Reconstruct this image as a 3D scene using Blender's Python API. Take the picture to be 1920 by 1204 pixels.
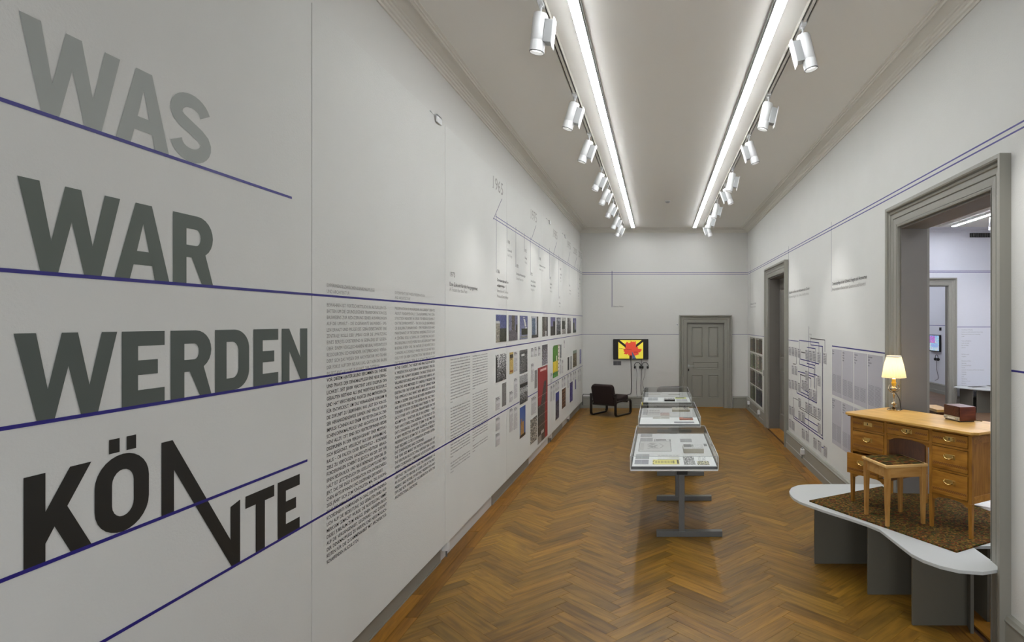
import bpy, bmesh, math, random
import numpy as np
from mathutils import Vector, Matrix

for o in list(bpy.data.objects):
    bpy.data.objects.remove(o)
scn = bpy.context.scene
C = scn.collection
R = random.Random(11)

# ------------------------------------------------------------------ camera, world, exposure
F = 1170.0            # focal length in pixels of a 1920 px wide frame
EYE = 2.1
cam_d = bpy.data.cameras.new('camera'); cam = bpy.data.objects.new('camera', cam_d); C.objects.link(cam)
cam.location = (0, 0, EYE); cam.rotation_euler = (math.pi / 2, 0, 0)
cam_d.sensor_width = 36; cam_d.lens = F * 36 / 1920
cam_d.shift_x = -(1234 - 960) / 1920; cam_d.shift_y = 2 / 1920
cam_d.clip_start = 0.05; cam_d.clip_end = 100
scn.camera = cam
w = bpy.data.worlds.new('world'); scn.world = w; w.use_nodes = True
w.node_tree.nodes['Background'].inputs[0].default_value = (0.93, 0.95, 1.0, 1)
w.node_tree.nodes['Background'].inputs[1].default_value = 9.0      # added overcast daylight, enters by two invented windows behind the camera
scn.view_settings.view_transform = 'Standard'; scn.view_settings.look = 'None'
scn.view_settings.gamma = 1; scn.view_settings.use_curve_mapping = False
scn.view_settings.exposure = 0.0
STRIP_L = 40.0        # radiance of the fluorescent strips
STRIP_L2 = 86.0       # the strips of the adjoining room (cooler)
SPOT_W = 42.0         # track spotlights

# ------------------------------------------------------------------ room constants
XL, XLW, XR, YB, YF = -1.85, -1.91, 2.19, 15.26, -1.6
HC = 4.394
WT = 0.235             # thickness of the right wall

# ------------------------------------------------------------------ helpers
def lin(c):
    return tuple((v / 255 / 12.92) if v / 255 <= 0.04045 else ((v / 255 + 0.055) / 1.055) ** 2.4 for v in c[:3])

def mat(name, col, rough=0.6, metal=0.0, bump=0.0, bscale=80.0, spec=0.5, emit=None, estr=0.0, var=0.0, vscale=6.0, coat=0.0):
    m = bpy.data.materials.new(name); m.use_nodes = True
    nt = m.node_tree; b = nt.nodes['Principled BSDF']
    c = lin(col)
    b.inputs['Base Color'].default_value = (*c, 1)
    b.inputs['Roughness'].default_value = rough; b.inputs['Metallic'].default_value = metal
    b.inputs['Specular IOR Level'].default_value = spec
    b.inputs['Coat Weight'].default_value = coat
    if emit:
        b.inputs['Emission Color'].default_value = (*lin(emit), 1); b.inputs['Emission Strength'].default_value = estr
    tc = nt.nodes.new('ShaderNodeTexCoord')
    if var:
        n = nt.nodes.new('ShaderNodeTexNoise'); n.inputs['Scale'].default_value = vscale; n.inputs['Detail'].default_value = 4
        nt.links.new(tc.outputs['Object'], n.inputs['Vector'])
        r = nt.nodes.new('ShaderNodeValToRGB')
        r.color_ramp.elements[0].position = 0.3; r.color_ramp.elements[1].position = 0.7
        r.color_ramp.elements[0].color = (*[v * (1 - var) for v in c], 1)
        r.color_ramp.elements[1].color = (*[min(1, v * (1 + var)) for v in c], 1)
        nt.links.new(n.outputs['Fac'], r.inputs['Fac']); nt.links.new(r.outputs['Color'], b.inputs['Base Color'])
    if bump:
        n = nt.nodes.new('ShaderNodeTexNoise'); n.inputs['Scale'].default_value = bscale; n.inputs['Detail'].default_value = 3
        bp = nt.nodes.new('ShaderNodeBump'); bp.inputs['Strength'].default_value = bump; bp.inputs['Distance'].default_value = 0.004
        nt.links.new(tc.outputs['Object'], n.inputs['Vector']); nt.links.new(n.outputs['Fac'], bp.inputs['Height'])
        nt.links.new(bp.outputs['Normal'], b.inputs['Normal'])
    return m

def wood_mat(name, dark, light, rough=0.35, sx=3.0, sy=60.0, uv=True, tint=True, coat=0.0, axis='X'):
    m = bpy.data.materials.new(name); m.use_nodes = True; nt = m.node_tree; N = nt.nodes; L = nt.links
    b = N['Principled BSDF']; b.inputs['Specular IOR Level'].default_value = 0.35; b.inputs['Roughness'].default_value = rough; b.inputs['Coat Weight'].default_value = coat
    b.inputs['Coat Roughness'].default_value = 0.15
    tc = N.new('ShaderNodeTexCoord'); mp = N.new('ShaderNodeMapping')
    sc = {'X': (sx, sy, sy), 'Y': (sy, sx, sy), 'Z': (sy, sy, sx)}[axis]
    mp.inputs['Scale'].default_value = sc
    L.new(tc.outputs['UV' if uv else 'Object'], mp.inputs['Vector'])
    n = N.new('ShaderNodeTexNoise'); n.inputs['Scale'].default_value = 1.0; n.inputs['Detail'].default_value = 5; n.inputs['Distortion'].default_value = 0.6
    L.new(mp.outputs['Vector'], n.inputs['Vector'])
    mp2 = N.new('ShaderNodeMapping'); mp2.inputs['Scale'].default_value = tuple(v * (0.22 if v > sx else 0.8) for v in sc)
    L.new(tc.outputs['UV' if uv else 'Object'], mp2.inputs['Vector'])
    n2 = N.new('ShaderNodeTexNoise'); n2.inputs['Scale'].default_value = 1.0; n2.inputs['Detail'].default_value = 2; n2.inputs['Distortion'].default_value = 1.5
    L.new(mp2.outputs['Vector'], n2.inputs['Vector'])
    ad = N.new('ShaderNodeMath'); ad.operation = 'ADD'; L.new(n.outputs['Fac'], ad.inputs[0]); L.new(n2.outputs['Fac'], ad.inputs[1])
    hf = N.new('ShaderNodeMath'); hf.operation = 'MULTIPLY'; hf.inputs[1].default_value = 0.5; L.new(ad.outputs[0], hf.inputs[0])
    r = N.new('ShaderNodeValToRGB'); r.color_ramp.elements[0].position = 0.32; r.color_ramp.elements[1].position = 0.66
    r.color_ramp.elements[0].color = (*lin(dark), 1); r.color_ramp.elements[1].color = (*lin(light), 1)
    L.new(hf.outputs[0], r.inputs['Fac'])
    out = r.outputs['Color']
    if tint:
        at = N.new('ShaderNodeAttribute'); at.attribute_name = 'Col'
        mx = N.new('ShaderNodeMix'); mx.data_type = 'RGBA'; mx.blend_type = 'MULTIPLY'; mx.inputs[0].default_value = 1.0
        L.new(out, mx.inputs[6]); L.new(at.outputs['Color'], mx.inputs[7]); out = mx.outputs[2]
    L.new(out, b.inputs['Base Color'])
    bp = N.new('ShaderNodeBump'); bp.inputs['Strength'].default_value = 0.12; bp.inputs['Distance'].default_value = 0.001
    L.new(n.outputs['Fac'], bp.inputs['Height']); L.new(bp.outputs['Normal'], b.inputs['Normal'])
    return m

def print_mat(name='print', rough=0.5, emit=0.0):
    m = bpy.data.materials.new(name); m.use_nodes = True; nt = m.node_tree
    b = nt.nodes['Principled BSDF']; b.inputs['Roughness'].default_value = rough
    at = nt.nodes.new('ShaderNodeAttribute'); at.attribute_name = 'Col'
    nt.links.new(at.outputs['Color'], b.inputs['Base Color'])
    if emit:
        nt.links.new(at.outputs['Color'], b.inputs['Emission Color']); b.inputs['Emission Strength'].default_value = emit
    return m

M = {}
M['wall'] = mat('wall_paint', (207, 207, 203), 0.85, bump=0.35, bscale=110, var=0.015, vscale=2)
M['wall_b'] = mat('wall_paint_smooth', (207, 206, 202), 0.85, bump=0.08, bscale=60)
M['ceil'] = mat('ceiling_paint', (230, 228, 222), 0.9, bump=0.05, bscale=30)
M['cornice'] = mat('cornice_plaster', (214, 211, 202), 0.8)
M['cool'] = mat('cool_wall_paint', (206, 207, 213), 0.85)
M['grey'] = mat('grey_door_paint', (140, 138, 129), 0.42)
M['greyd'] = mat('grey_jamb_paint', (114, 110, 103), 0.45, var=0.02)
M['base'] = mat('grey_baseboard_paint', (136, 135, 126), 0.45)
M['blue'] = mat('blue_vinyl', (30, 22, 118), 0.45)
M['blued'] = mat('dark_blue_vinyl', (40, 38, 92), 0.5)
M['t_light'] = mat('light_grey_lettering', (150, 154, 149), 0.6)
M['t_dark'] = mat('dark_grey_lettering', (84, 92, 84), 0.6)
M['t_dark2'] = mat('slate_grey_lettering', (76, 83, 78), 0.6)
M['t_black'] = mat('black_lettering', (22, 22, 18), 0.55)
M['x_light'] = mat('grey_text', (144, 142, 138), 0.7)
M['x_pale'] = mat('pale_grey_text', (150, 148, 144), 0.7)
M['x_print'] = mat('faint_small_print', (134, 132, 138), .7)
M['x_dark'] = mat('dark_text', (56, 54, 54), 0.7)
M['white'] = mat('white_metal', (215, 216, 216), 0.4)
M['silver'] = mat('silver_grey_metal', (170, 172, 172), 0.35, metal=0.4)
M['black'] = mat('black_plastic', (14, 13, 14), 0.4)
M['deep'] = mat('matt_black_screen', (8, 6, 8), 0.5, spec=0.15)
M['dark'] = mat('dark_groove', (30, 28, 24), 0.6)
M['steel'] = mat('grey_painted_steel', (98, 99, 97), 0.4, metal=0.2)
M['board'] = mat('white_table_board', (226, 226, 224), 0.5)
M['rim'] = mat('grey_rim', (92, 94, 96), 0.45)
M['acryl_edge'] = mat('acrylic_edge', (196, 200, 200), 0.2)
M['plat'] = mat('pale_grey_platform', (186, 189, 188), 0.45, var=0.01)
M['platd'] = mat('grey_platform_board', (88, 85, 74), 0.6, var=0.02)
M['fabric'] = mat('dark_brown_fabric', (40, 26, 24), 0.9, bump=0.3, bscale=300)
M['lacquer'] = mat('black_brown_lacquer', (28, 20, 18), 0.35)
M['brass'] = mat('brass', (224, 196, 128), 0.22, metal=1.0)
M['nickel'] = mat('worn_nickel', (170, 155, 130), 0.2, metal=1.0)
M['yellow'] = mat('yellow_plastic', (214, 170, 40), 0.35)
M['paper'] = mat('white_paper', (218, 216, 210), 0.7)
M['mess'] = mat('engraved_brass', (206, 178, 112), 0.32, metal=1.0)
M['oak'] = wood_mat('honey_oak', (120, 76, 18), (172, 120, 44), 0.38, 4, 45, uv=False, tint=False)
M['oakz'] = wood_mat('honey_oak_upright', (116, 74, 18), (166, 116, 44), 0.4, 4, 45, uv=False, tint=False, axis='Z')
M['oakd'] = wood_mat('dark_and_shaded_oak', (74, 42, 14), (112, 68, 26), 0.5, 4, 45, uv=False, tint=False, axis='Z')  # dark wood of the stand; on the knee-hole boards it paints in shade
M['oaktop'] = wood_mat('pale_oak_top', (182, 138, 66), (216, 174, 98), 0.3, 3, 30, uv=False, tint=False)
M['pine'] = wood_mat('pale_pine', (156, 110, 50), (190, 144, 80), 0.4, 4, 40, uv=False, tint=False, axis='Z')
M['pinex'] = wood_mat('pale_pine_rail', (166, 120, 60), (200, 156, 92), 0.4, 4, 40, uv=False, tint=False)
M['pine_rim'] = wood_mat('light_pine_rim', (196, 156, 96), (222, 186, 126), 0.4, 4, 40, uv=False, tint=False)
M['walnut'] = wood_mat('walnut_veneer', (58, 26, 16), (104, 52, 32), 0.3, 4, 50, uv=False, tint=False, axis='Y')
M['floorwood'] = wood_mat('oak_parquet', (92, 64, 15), (145, 107, 35), 0.42, 2.2, 38, coat=0.0)
M['floorbase'] = mat('parquet_bed', (70, 44, 20), 0.8)
M['print'] = print_mat('printed_card')
M['screen'] = print_mat('screen_picture', 0.5, 0.42)
M['strip'] = mat('lit_diffuser', (255, 255, 255), 0.5, emit=(248, 251, 254), estr=STRIP_L)
M['strip2'] = mat('lit_cool_diffuser', (255, 255, 255), 0.5, emit=(238, 243, 255), estr=STRIP_L2)
M['lens'] = mat('lit_spot_lens', (235, 238, 240), 0.3, emit=(255, 252, 245), estr=1.6)

# inlay: diagonal two-tone wood marquetry on real strips
def inlay_mat():
    m = bpy.data.materials.new('marquetry_strip'); m.use_nodes = True; nt = m.node_tree
    b = nt.nodes['Principled BSDF']; b.inputs['Roughness'].default_value = 0.4
    tc = nt.nodes.new('ShaderNodeTexCoord'); mp = nt.nodes.new('ShaderNodeMapping'); mp.inputs['Rotation'].default_value = (0, math.radians(45), 0)
    wv = nt.nodes.new('ShaderNodeTexWave'); wv.inputs['Scale'].default_value = 26
    r = nt.nodes.new('ShaderNodeValToRGB'); r.color_ramp.elements[0].position = .45; r.color_ramp.elements[1].position = .55
    r.color_ramp.elements[0].color = (*lin((104, 62, 20)), 1); r.color_ramp.elements[1].color = (*lin((140, 92, 32)), 1)
    nt.links.new(tc.outputs['Object'], mp.inputs['Vector']); nt.links.new(mp.outputs['Vector'], wv.inputs['Vector'])
    nt.links.new(wv.outputs['Fac'], r.inputs['Fac']); nt.links.new(r.outputs['Color'], b.inputs['Base Color'])
    return m
M['inlay'] = inlay_mat()

def carpet_mat(name, scale=38):
    m = bpy.data.materials.new(name); m.use_nodes = True; nt = m.node_tree
    b = nt.nodes['Principled BSDF']; b.inputs['Roughness'].default_value = 0.95; b.inputs['Specular IOR Level'].default_value = 0.1
    tc = nt.nodes.new('ShaderNodeTexCoord')
    v = nt.nodes.new('ShaderNodeTexVoronoi'); v.inputs['Scale'].default_value = scale
    nt.links.new(tc.outputs['Object'], v.inputs['Vector'])
    sp = nt.nodes.new('ShaderNodeSeparateColor'); nt.links.new(v.outputs['Color'], sp.inputs[0])
    r = nt.nodes.new('ShaderNodeValToRGB'); r.color_ramp.interpolation = 'CONSTANT'
    cols = [(60, 48, 24), (98, 48, 26), (96, 80, 34), (62, 66, 30), (122, 92, 40), (78, 58, 28), (66, 60, 36), (104, 64, 30), (50, 38, 20)]
    el = r.color_ramp.elements
    el[0].position = 0; el[0].color = (*lin(cols[0]), 1); el[1].position = 0.111; el[1].color = (*lin(cols[1]), 1)
    for i in range(2, 9):
        e = el.new(i / 9); e.color = (*lin(cols[i]), 1)
    nt.links.new(sp.outputs[0], r.inputs['Fac']); nt.links.new(r.outputs['Color'], b.inputs['Base Color'])
    n = nt.nodes.new('ShaderNodeTexNoise'); n.inputs['Scale'].default_value = 400
    bp = nt.nodes.new('ShaderNodeBump'); bp.inputs['Strength'].default_value = 0.5; bp.inputs['Distance'].default_value = 0.003
    nt.links.new(tc.outputs['Object'], n.inputs['Vector']); nt.links.new(n.outputs['Fac'], bp.inputs['Height']); nt.links.new(bp.outputs['Normal'], b.inputs['Normal'])
    return m
M['carpet'] = carpet_mat('mottled_carpet', 72)
M['seatcloth'] = carpet_mat('mottled_seat_cloth', 34)

def acrylic():
    m = bpy.data.materials.new('clear_acrylic'); m.use_nodes = True; nt = m.node_tree; nt.nodes.clear()
    o = nt.nodes.new('ShaderNodeOutputMaterial'); mx = nt.nodes.new('ShaderNodeMixShader')
    t = nt.nodes.new('ShaderNodeBsdfTransparent'); t.inputs[0].default_value = (0.96, 0.97, 0.97, 1)
    g = nt.nodes.new('ShaderNodeBsdfGlossy'); g.inputs['Roughness'].default_value = 0.03
    fr0 = nt.nodes.new('ShaderNodeFresnel'); fr0.inputs['IOR'].default_value = 1.45
    ge = nt.nodes.new('ShaderNodeNewGeometry'); iv = nt.nodes.new('ShaderNodeMath'); iv.operation = 'SUBTRACT'; iv.inputs[0].default_value = 1.0
    nt.links.new(ge.outputs['Backfacing'], iv.inputs[1]); fr = nt.nodes.new('ShaderNodeMath'); fr.operation = 'MULTIPLY'
    nt.links.new(fr0.outputs[0], fr.inputs[0]); nt.links.new(iv.outputs[0], fr.inputs[1])
    nt.links.new(fr.outputs[0], mx.inputs[0]); nt.links.new(t.outputs[0], mx.inputs[1]); nt.links.new(g.outputs[0], mx.inputs[2])
    nt.links.new(mx.outputs[0], o.inputs[0])
    return m
M['acrylic'] = acrylic()

def shade_mat():
    m = bpy.data.materials.new('pleated_shade_cloth'); m.use_nodes = True; nt = m.node_tree; nt.nodes.clear()
    o = nt.nodes.new('ShaderNodeOutputMaterial'); mx = nt.nodes.new('ShaderNodeMixShader'); mx.inputs[0].default_value = 0.28
    t = nt.nodes.new('ShaderNodeBsdfTranslucent'); t.inputs[0].default_value = (*lin((255, 244, 215)), 1)
    d = nt.nodes.new('ShaderNodeBsdfDiffuse'); d.inputs[0].default_value = (*lin((240, 228, 196)), 1)
    nt.links.new(d.outputs[0], mx.inputs[1]); nt.links.new(t.outputs[0], mx.inputs[2]); nt.links.new(mx.outputs[0], o.inputs[0])
    return m
M['shade'] = shade_mat()

class MB:
    def __init__(s):
        s.v = []; s.f = []; s.c = None
    def add(s, verts, faces):
        n = len(s.v); s.v += [tuple(v) for v in verts]; s.f += [tuple(i + n for i in f) for f in faces]; return s
    def box(s, x0, x1, y0, y1, z0, z1):
        v = [(x, y, z) for x in (x0, x1) for y in (y0, y1) for z in (z0, z1)]
        return s.add(v, [(0, 1, 3, 2), (4, 6, 7, 5), (0, 4, 5, 1), (2, 3, 7, 6), (0, 2, 6, 4), (1, 5, 7, 3)])
    def prism(s, poly, a0, a1, axis='z'):
        def P(p, a):
            return {'z': (p[0], p[1], a), 'y': (p[0], a, p[1]), 'x': (a, p[0], p[1])}[axis]
        n = len(poly)
        v = [P(p, a0) for p in poly] + [P(p, a1) for p in poly]
        return s.add(v, [tuple(range(n))[::-1], tuple(range(n, 2 * n))] + [(i, (i + 1) % n, (i + 1) % n + n, i + n) for i in range(n)])
    def lathe(s, prof, n=24, c=(0, 0), cap=True):
        v = []; f = []
        for r, z in prof:
            for k in range(n):
                a = 2 * math.pi * k / n; v.append((c[0] + r * math.cos(a), c[1] + r * math.sin(a), z))
        for i in range(len(prof) - 1):
            for k in range(n):
                f.append((i * n + k, i * n + (k + 1) % n, (i + 1) * n + (k + 1) % n, (i + 1) * n + k))
        if cap:
            f.append(tuple(range(n))[::-1]); f.append(tuple((len(prof) - 1) * n + k for k in range(n)))
        return s.add(v, f)
    def tube(s, pts, r, n=8, closed=False):
        pts = [Vector(p) for p in pts]; v = []; f = []; up = None
        m = len(pts)
        for i, p in enumerate(pts):
            a = pts[(i - 1) % m] if (closed or i) else p; b = pts[(i + 1) % m] if (closed or i < m - 1) else p
            t = (b - a).normalized()
            if up is None:
                up = Vector((0, 0, 1)) if abs(t.z) < 0.9 else Vector((1, 0, 0))
            sd = t.cross(up)
            if sd.length < 1e-4: sd = t.cross(Vector((1, 0.3, 0)))
            sd.normalize(); u2 = sd.cross(t).normalized(); up = u2
            rr = r[i] if isinstance(r, (list, tuple)) else r
            for k in range(n):
                an = 2 * math.pi * k / n; v.append(p + (sd * math.cos(an) + u2 * math.sin(an)) * rr)
        for i in range(m if closed else m - 1):
            j = (i + 1) % m
            for k in range(n):
                f.append((i * n + k, i * n + (k + 1) % n, j * n + (k + 1) % n, j * n + k))
        if not closed:
            f.append(tuple(range(n))[::-1]); f.append(tuple((m - 1) * n + k for k in range(n)))
        return s.add(v, f)
    def taper(s, a, b, r0, r1):     # square tapered bar between points a (bottom) and b (top)
        a = Vector(a); b = Vector(b)
        v = [(p.x + sx * r, p.y + sy * r, p.z) for p, r in ((a, r0), (b, r1)) for sx, sy in ((-1, -1), (1, -1), (1, 1), (-1, 1))]
        return s.add(v, [(3, 2, 1, 0), (4, 5, 6, 7), (0, 1, 5, 4), (1, 2, 6, 5), (2, 3, 7, 6), (3, 0, 4, 7)])
    def xf(s, mtx):
        s.v = [tuple(mtx @ Vector(p)) for p in s.v]; return s

def obj(name, mb, m, parent=None, bevel=0.0, smooth=False, mtx=None, kind=None, cols=None, fix=True):
    me = bpy.data.meshes.new(name)
    me.from_pydata(mb.v, [], mb.f)
    if fix:
        bm = bmesh.new(); bm.from_mesh(me); bmesh.ops.recalc_face_normals(bm, faces=bm.faces); bm.to_mesh(me); bm.free()
    if cols is not None:
        ca = me.color_attributes.new('Col', 'FLOAT_COLOR', 'CORNER')
        buf = np.ones((len(me.loops), 4), dtype=np.float32)
        fi = np.zeros(len(me.loops), dtype=int)
        for p in me.polygons:
            fi[p.loop_start:p.loop_start + p.loop_total] = p.index
        buf[:, :3] = np.asarray(cols, dtype=np.float32)[fi]
        ca.data.foreach_set('color', buf.ravel())
    me.materials.append(m)
    if smooth:
        for p in me.polygons: p.use_smooth = True
    me.update()
    o = bpy.data.objects.new(name, me); C.objects.link(o)
    if smooth and smooth != 'all':
        md = o.modifiers.new('split', 'EDGE_SPLIT'); md.split_angle = math.radians(40)
    if bevel:
        md = o.modifiers.new('bevel', 'BEVEL'); md.width = bevel; md.segments = 2; md.limit_method = 'ANGLE'
    if parent: o.parent = parent
    if mtx is not None: o.matrix_local = mtx
    if kind: o['kind'] = kind
    return o

def empty(name, loc=(0, 0, 0), rz=0.0, mtx=None):
    o = bpy.data.objects.new(name, None); C.objects.link(o); o.empty_display_size = 0.1
    if mtx is not None: o.matrix_world = mtx
    else: o.location = loc; o.rotation_euler = (0, 0, rz)
    return o

def tag(o, label, cat, group=None):
    o['label'] = label; o['category'] = cat
    if group: o['group'] = group
    return o

def thing(name, label, cat, loc=(0, 0, 0), rz=0.0, group=None, mtx=None):
    return tag(empty(name, loc, rz, mtx), label, cat, group)

def structure(name, mb, m, **k):
    return obj(name, mb, m, kind='structure', **k)

def copy_thing(root, label, loc=None, rz=None):
    r = root.copy(); C.objects.link(r); r['label'] = label
    if loc: r.location = loc
    if rz is not None: r.rotation_euler = (0, 0, rz)
    def kids(a, b):
        for ch in [q for q in list(bpy.data.objects) if q.parent == a and q != r]:
            c = ch.copy(); C.objects.link(c); c.parent = b; kids(ch, c)
    kids(root, r)
    return r

# wall frames: local x to the viewer's right, y up, z out of the wall
def frame(right, nrm, org):
    r = Vector(right); n = Vector(nrm); u = Vector((0, 0, 1))
    return Matrix(((r.x, u.x, n.x, org[0]), (r.y, u.y, n.y, org[1]), (r.z, u.z, n.z, org[2]), (0, 0, 0, 1)))
WL = frame((0, 1, 0), (1, 0, 0), (XL, 0, 0))
WR = frame((0, -1, 0), (-1, 0, 0), (XR, 0, 0))
WB = frame((1, 0, 0), (0, -1, 0), (0, YB, 0))
# where a sight line through the photograph meets each wall (used to take measurements)
def lw(x, y): d = 1234 - x; return (F * -XL / d, EYE + (604 - y) * -XL / d)
def rw(x, y): d = x - 1234; return (-F * XR / d, EYE + (604 - y) * XR / d)
def bw(x, y): return ((x - 1234) * YB / F, EYE + (604 - y) * YB / F)

# ------------------------------------------------------------------ structure: walls, ceiling
OP = [(4.06, 5.64, 2.96), (10.67, 12.30, 2.96)]     # doorways in the right wall: y0, y1, height
m_ = MB().box(XLW - .3, XLW, YF, YB + .3, 0, HC)
wall_left = structure('wall_left', m_, M['wall_b'])
# display panels in front of the left wall
seams = [YF, 3.335, 5.42, 7.62, 9.85, 12.1, YB]
for a, b in zip(seams, seams[1:]):
    g = 0.003
    obj('wall_panel', MB().box(XLW + .005, XL - (0.001 if a == YF else 0), a + g, b - g, 0.165, 3.81), M['wall'], wall_left, bevel=0.002)
mb = MB()
for a, b in ((YF, OP[0][0]), (OP[0][1], OP[1][0]), (OP[1][1], YB + .3)): mb.box(XR, XR + WT, a, b, 0, HC)
for a, b, h in OP: mb.box(XR, XR + WT, a, b, h, HC)
structure('wall_right', mb, M['wall'])
DX0, DX1, DH = 0.70, 1.61, 2.08
mb = MB().box(XLW - .3, DX0, YB, YB + .3, 0, HC).box(DX1, XR + WT, YB, YB + .3, 0, HC).box(DX0, DX1, YB, YB + .3, DH, HC)
structure('wall_back', mb, M['wall_b'])
WN = [(-1.45, -.15), (.50, 1.80)]; WZ0, WZ1 = .35, 2.35  # openings of two invented windows, added to brighten the near walls
mb = MB().box(XLW - .3, XR + WT, YF - .2, YF, 0, WZ0).box(XLW - .3, XR + WT, YF - .2, YF, WZ1, HC)
for a, b in ((XLW - .3, WN[0][0]), (WN[0][1], WN[1][0]), (WN[1][1], XR + WT)): mb.box(a, b, YF - .2, YF, WZ0, WZ1)
structure('wall_front', mb, M['wall_b'])
for k, (a, b) in enumerate(WN):
    fr_ = structure('added_window_%d' % (k + 1), MB().box(a, a + .05, YF - .15, YF - .08, WZ0, WZ1).box(b - .05, b, YF - .15, YF - .08, WZ0, WZ1).box(a + .05, b - .05, YF - .15, YF - .08, WZ0, WZ0 + .06)
              .box(a + .05, b - .05, YF - .15, YF - .08, WZ1 - .06, WZ1).box((a + b) / 2 - .03, (a + b) / 2 + .03, YF - .15, YF - .08, WZ0 + .06, WZ1 - .06), M['white'])
    obj('pane', MB().box(a + .05, b - .05, YF - .12, YF - .114, WZ0 + .06, WZ1 - .06), M['acrylic'], fr_)
    pd = bpy.data.lights.new('added_window_portal', 'AREA'); pd.shape = 'RECTANGLE'; pd.size = b - a; pd.size_y = WZ1 - WZ0; pd.cycles.is_portal = True
    po = bpy.data.objects.new('added_window_portal', pd); C.objects.link(po); po.location = ((a + b) / 2, YF - .21, (WZ0 + WZ1) / 2); po.rotation_euler = (math.pi / 2, 0, 0)
structure('ceiling', MB().box(XLW - .3, 10.3, YF - .2, 22.3, HC, HC + .2), M['ceil'])

# cornice, swept along the three visible walls
CP = [(0, -.116), (.012, -.116), (.014, -.098), (.03, -.094), (.034, -.078), (.045, -.074), (.05, -.06), (.062, -.055), (.068, -.044),
      (.14, -.018), (.143, -.028), (.158, -.03), (.166, -.018), (.178, -.018), (.182, -.008), (.20, -.006), (.203, 0)]
mb = MB()
ring = []
x0, x1 = XLW, XR
for d, z in CP:
    ring.append([(x0 + d, YF, HC + z), (x0 + d, YB - d, HC + z), (x1 - d, YB - d, HC + z), (x1 - d, YF, HC + z)])
for i in range(len(CP) - 1):
    for k in range(3):
        mb.add([ring[i][k], ring[i][k + 1], ring[i + 1][k + 1], ring[i + 1][k]], [(0, 1, 2, 3)])
structure('trim_1', mb, M['cornice'], fix=False)

# baseboards
BP = [(0, 0), (.048, 0), (.048, .09), (.040, .097), (.036, .235), (.041, .242), (.044, .252), (.036, .262), (.03, .278), (.012, .285), (0, .285)]
def base_sweep(mb, p0, p1, nrm):
    p0 = Vector(p0); p1 = Vector(p1); n = Vector(nrm)
    v = [(p0.x + n.x * d, p0.y + n.y * d, z) for d, z in BP] + [(p1.x + n.x * d, p1.y + n.y * d, z) for d, z in BP]
    k = len(BP)
    mb.add(v, [(i, i + 1, i + 1 + k, i + k) for i in range(k - 1)] + [tuple(range(k)), tuple(range(k, 2 * k))[::-1]])
mb = MB()
for a, b in ((YF, OP[0][0] - .19), (OP[0][1] + .19, OP[1][0] - .19), (OP[1][1] + .19, YB)): base_sweep(mb, (XR, a), (XR, b), (-1, 0))
structure('baseboard_right', mb, M['base'])
mb = MB(); base_sweep(mb, (XLW, YB), (DX0 - .2, YB), (0, -1)); base_sweep(mb, (DX1 + .22, YB), (XR, YB), (0, -1))
structure('baseboard_back', mb, M['base'])
mb = MB()
for a, b, p in ((YF, 5.46, .007), (5.46, 7.15, -.03), (7.15, 9.17, .007), (9.17, 10.8, -.03), (10.8, 12.4, .007), (12.4, 13.05, -.03), (13.05, YB, .007)):
    mb.box(XLW - .05, XLW + p, a, b, 0, .30)
    if p > 0: mb.box(XLW - .05, XLW + p + .006, a, b, 0, .012)
structure('baseboard_left', mb, M['base'], bevel=.002)

# ------------------------------------------------------------------ parquet floor
mb = MB().box(XLW - .3, XR + WT + .01, YF - .2, YB + .3, -.12, -.012)
floor = structure('floor', mb, M['floorbase'])
L_, w_ = 0.583, 0.112
OX, OY = -0.272, 0.0
def clip(poly, x0, x1, y0, y1):
    for ax, lim, sg in ((0, x0, 1), (0, x1, -1), (1, y0, 1), (1, y1, -1)):
        out = []
        for i in range(len(poly)):
            a, b = poly[i - 1], poly[i]
            da, db = sg * (a[ax] - lim), sg * (b[ax] - lim)
            if (da >= 0) != (db >= 0):
                t = da / (da - db); out.append((a[0] + (b[0] - a[0]) * t, a[1] + (b[1] - a[1]) * t))
            if db >= 0: out.append(b)
        poly = out
        if len(poly) < 3: return []
    return poly
s2 = math.sqrt(.5)
def rot(p): return ((p[0] - p[1]) * s2 + OX, (p[0] + p[1]) * s2 + OY)
FX0, FX1 = XLW + .20, XR - .22
planks = []
for j in range(-5, 6):
    for k in range(-10, 115):
        tx, ty = j * L_ + k * w_, -j * L_ + k * w_
        for (ax, ay, bx, by, dr) in ((tx, ty, tx + L_, ty + w_, 0), (tx - w_, ty, tx, ty + L_, 1)):
            g = .0006
            q = [(ax + g, ay + g), (bx - g, ay + g), (bx - g, by - g), (ax + g, by - g)]
            pl = [rot(p) for p in q]
            pc = clip(pl, FX0 + .001, FX1 - .001, 2.4, YB - .002)
            if len(pc) >= 3:
                ar = abs(sum(pc[i - 1][0] * pc[i][1] - pc[i][0] * pc[i - 1][1] for i in range(len(pc)))) / 2
                if ar > .0006: planks.append((pc, dr, rot((ax, ay))))
def strip_planks(xa, xb, horiz=False):
    y = 2.4
    while y < YB:
        l = R.uniform(.9, 1.5); e = min(y + l, YB)
        planks.append(([(xa + .0006, y + .0006), (xb - .0006, y + .0006), (xb - .0006, e - .0006), (xa + .0006, e - .0006)], 2, (xa, y))); y = e
strip_planks(XLW + .0, XLW + .11); strip_planks(XLW + .11, XLW + .20)
strip_planks(XR - .22, XR - .12); strip_planks(XR - .12, XR - .045)
def plank_data(p):
    poly, dr, org = p
    t = R.random(); k = 0.72 + 0.50 * t
    if R.random() < .10: k *= R.choice((.84, 1.16))
    warm = R.uniform(-.04, .04)
    col = (k * (1 + warm), k, k * (1 - warm * 1.3))
    if dr == 2: col = (k * 1.02, k * .86, k * .70)
    return poly, dr, org, col
planks = [plank_data(p) for p in planks]
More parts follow.
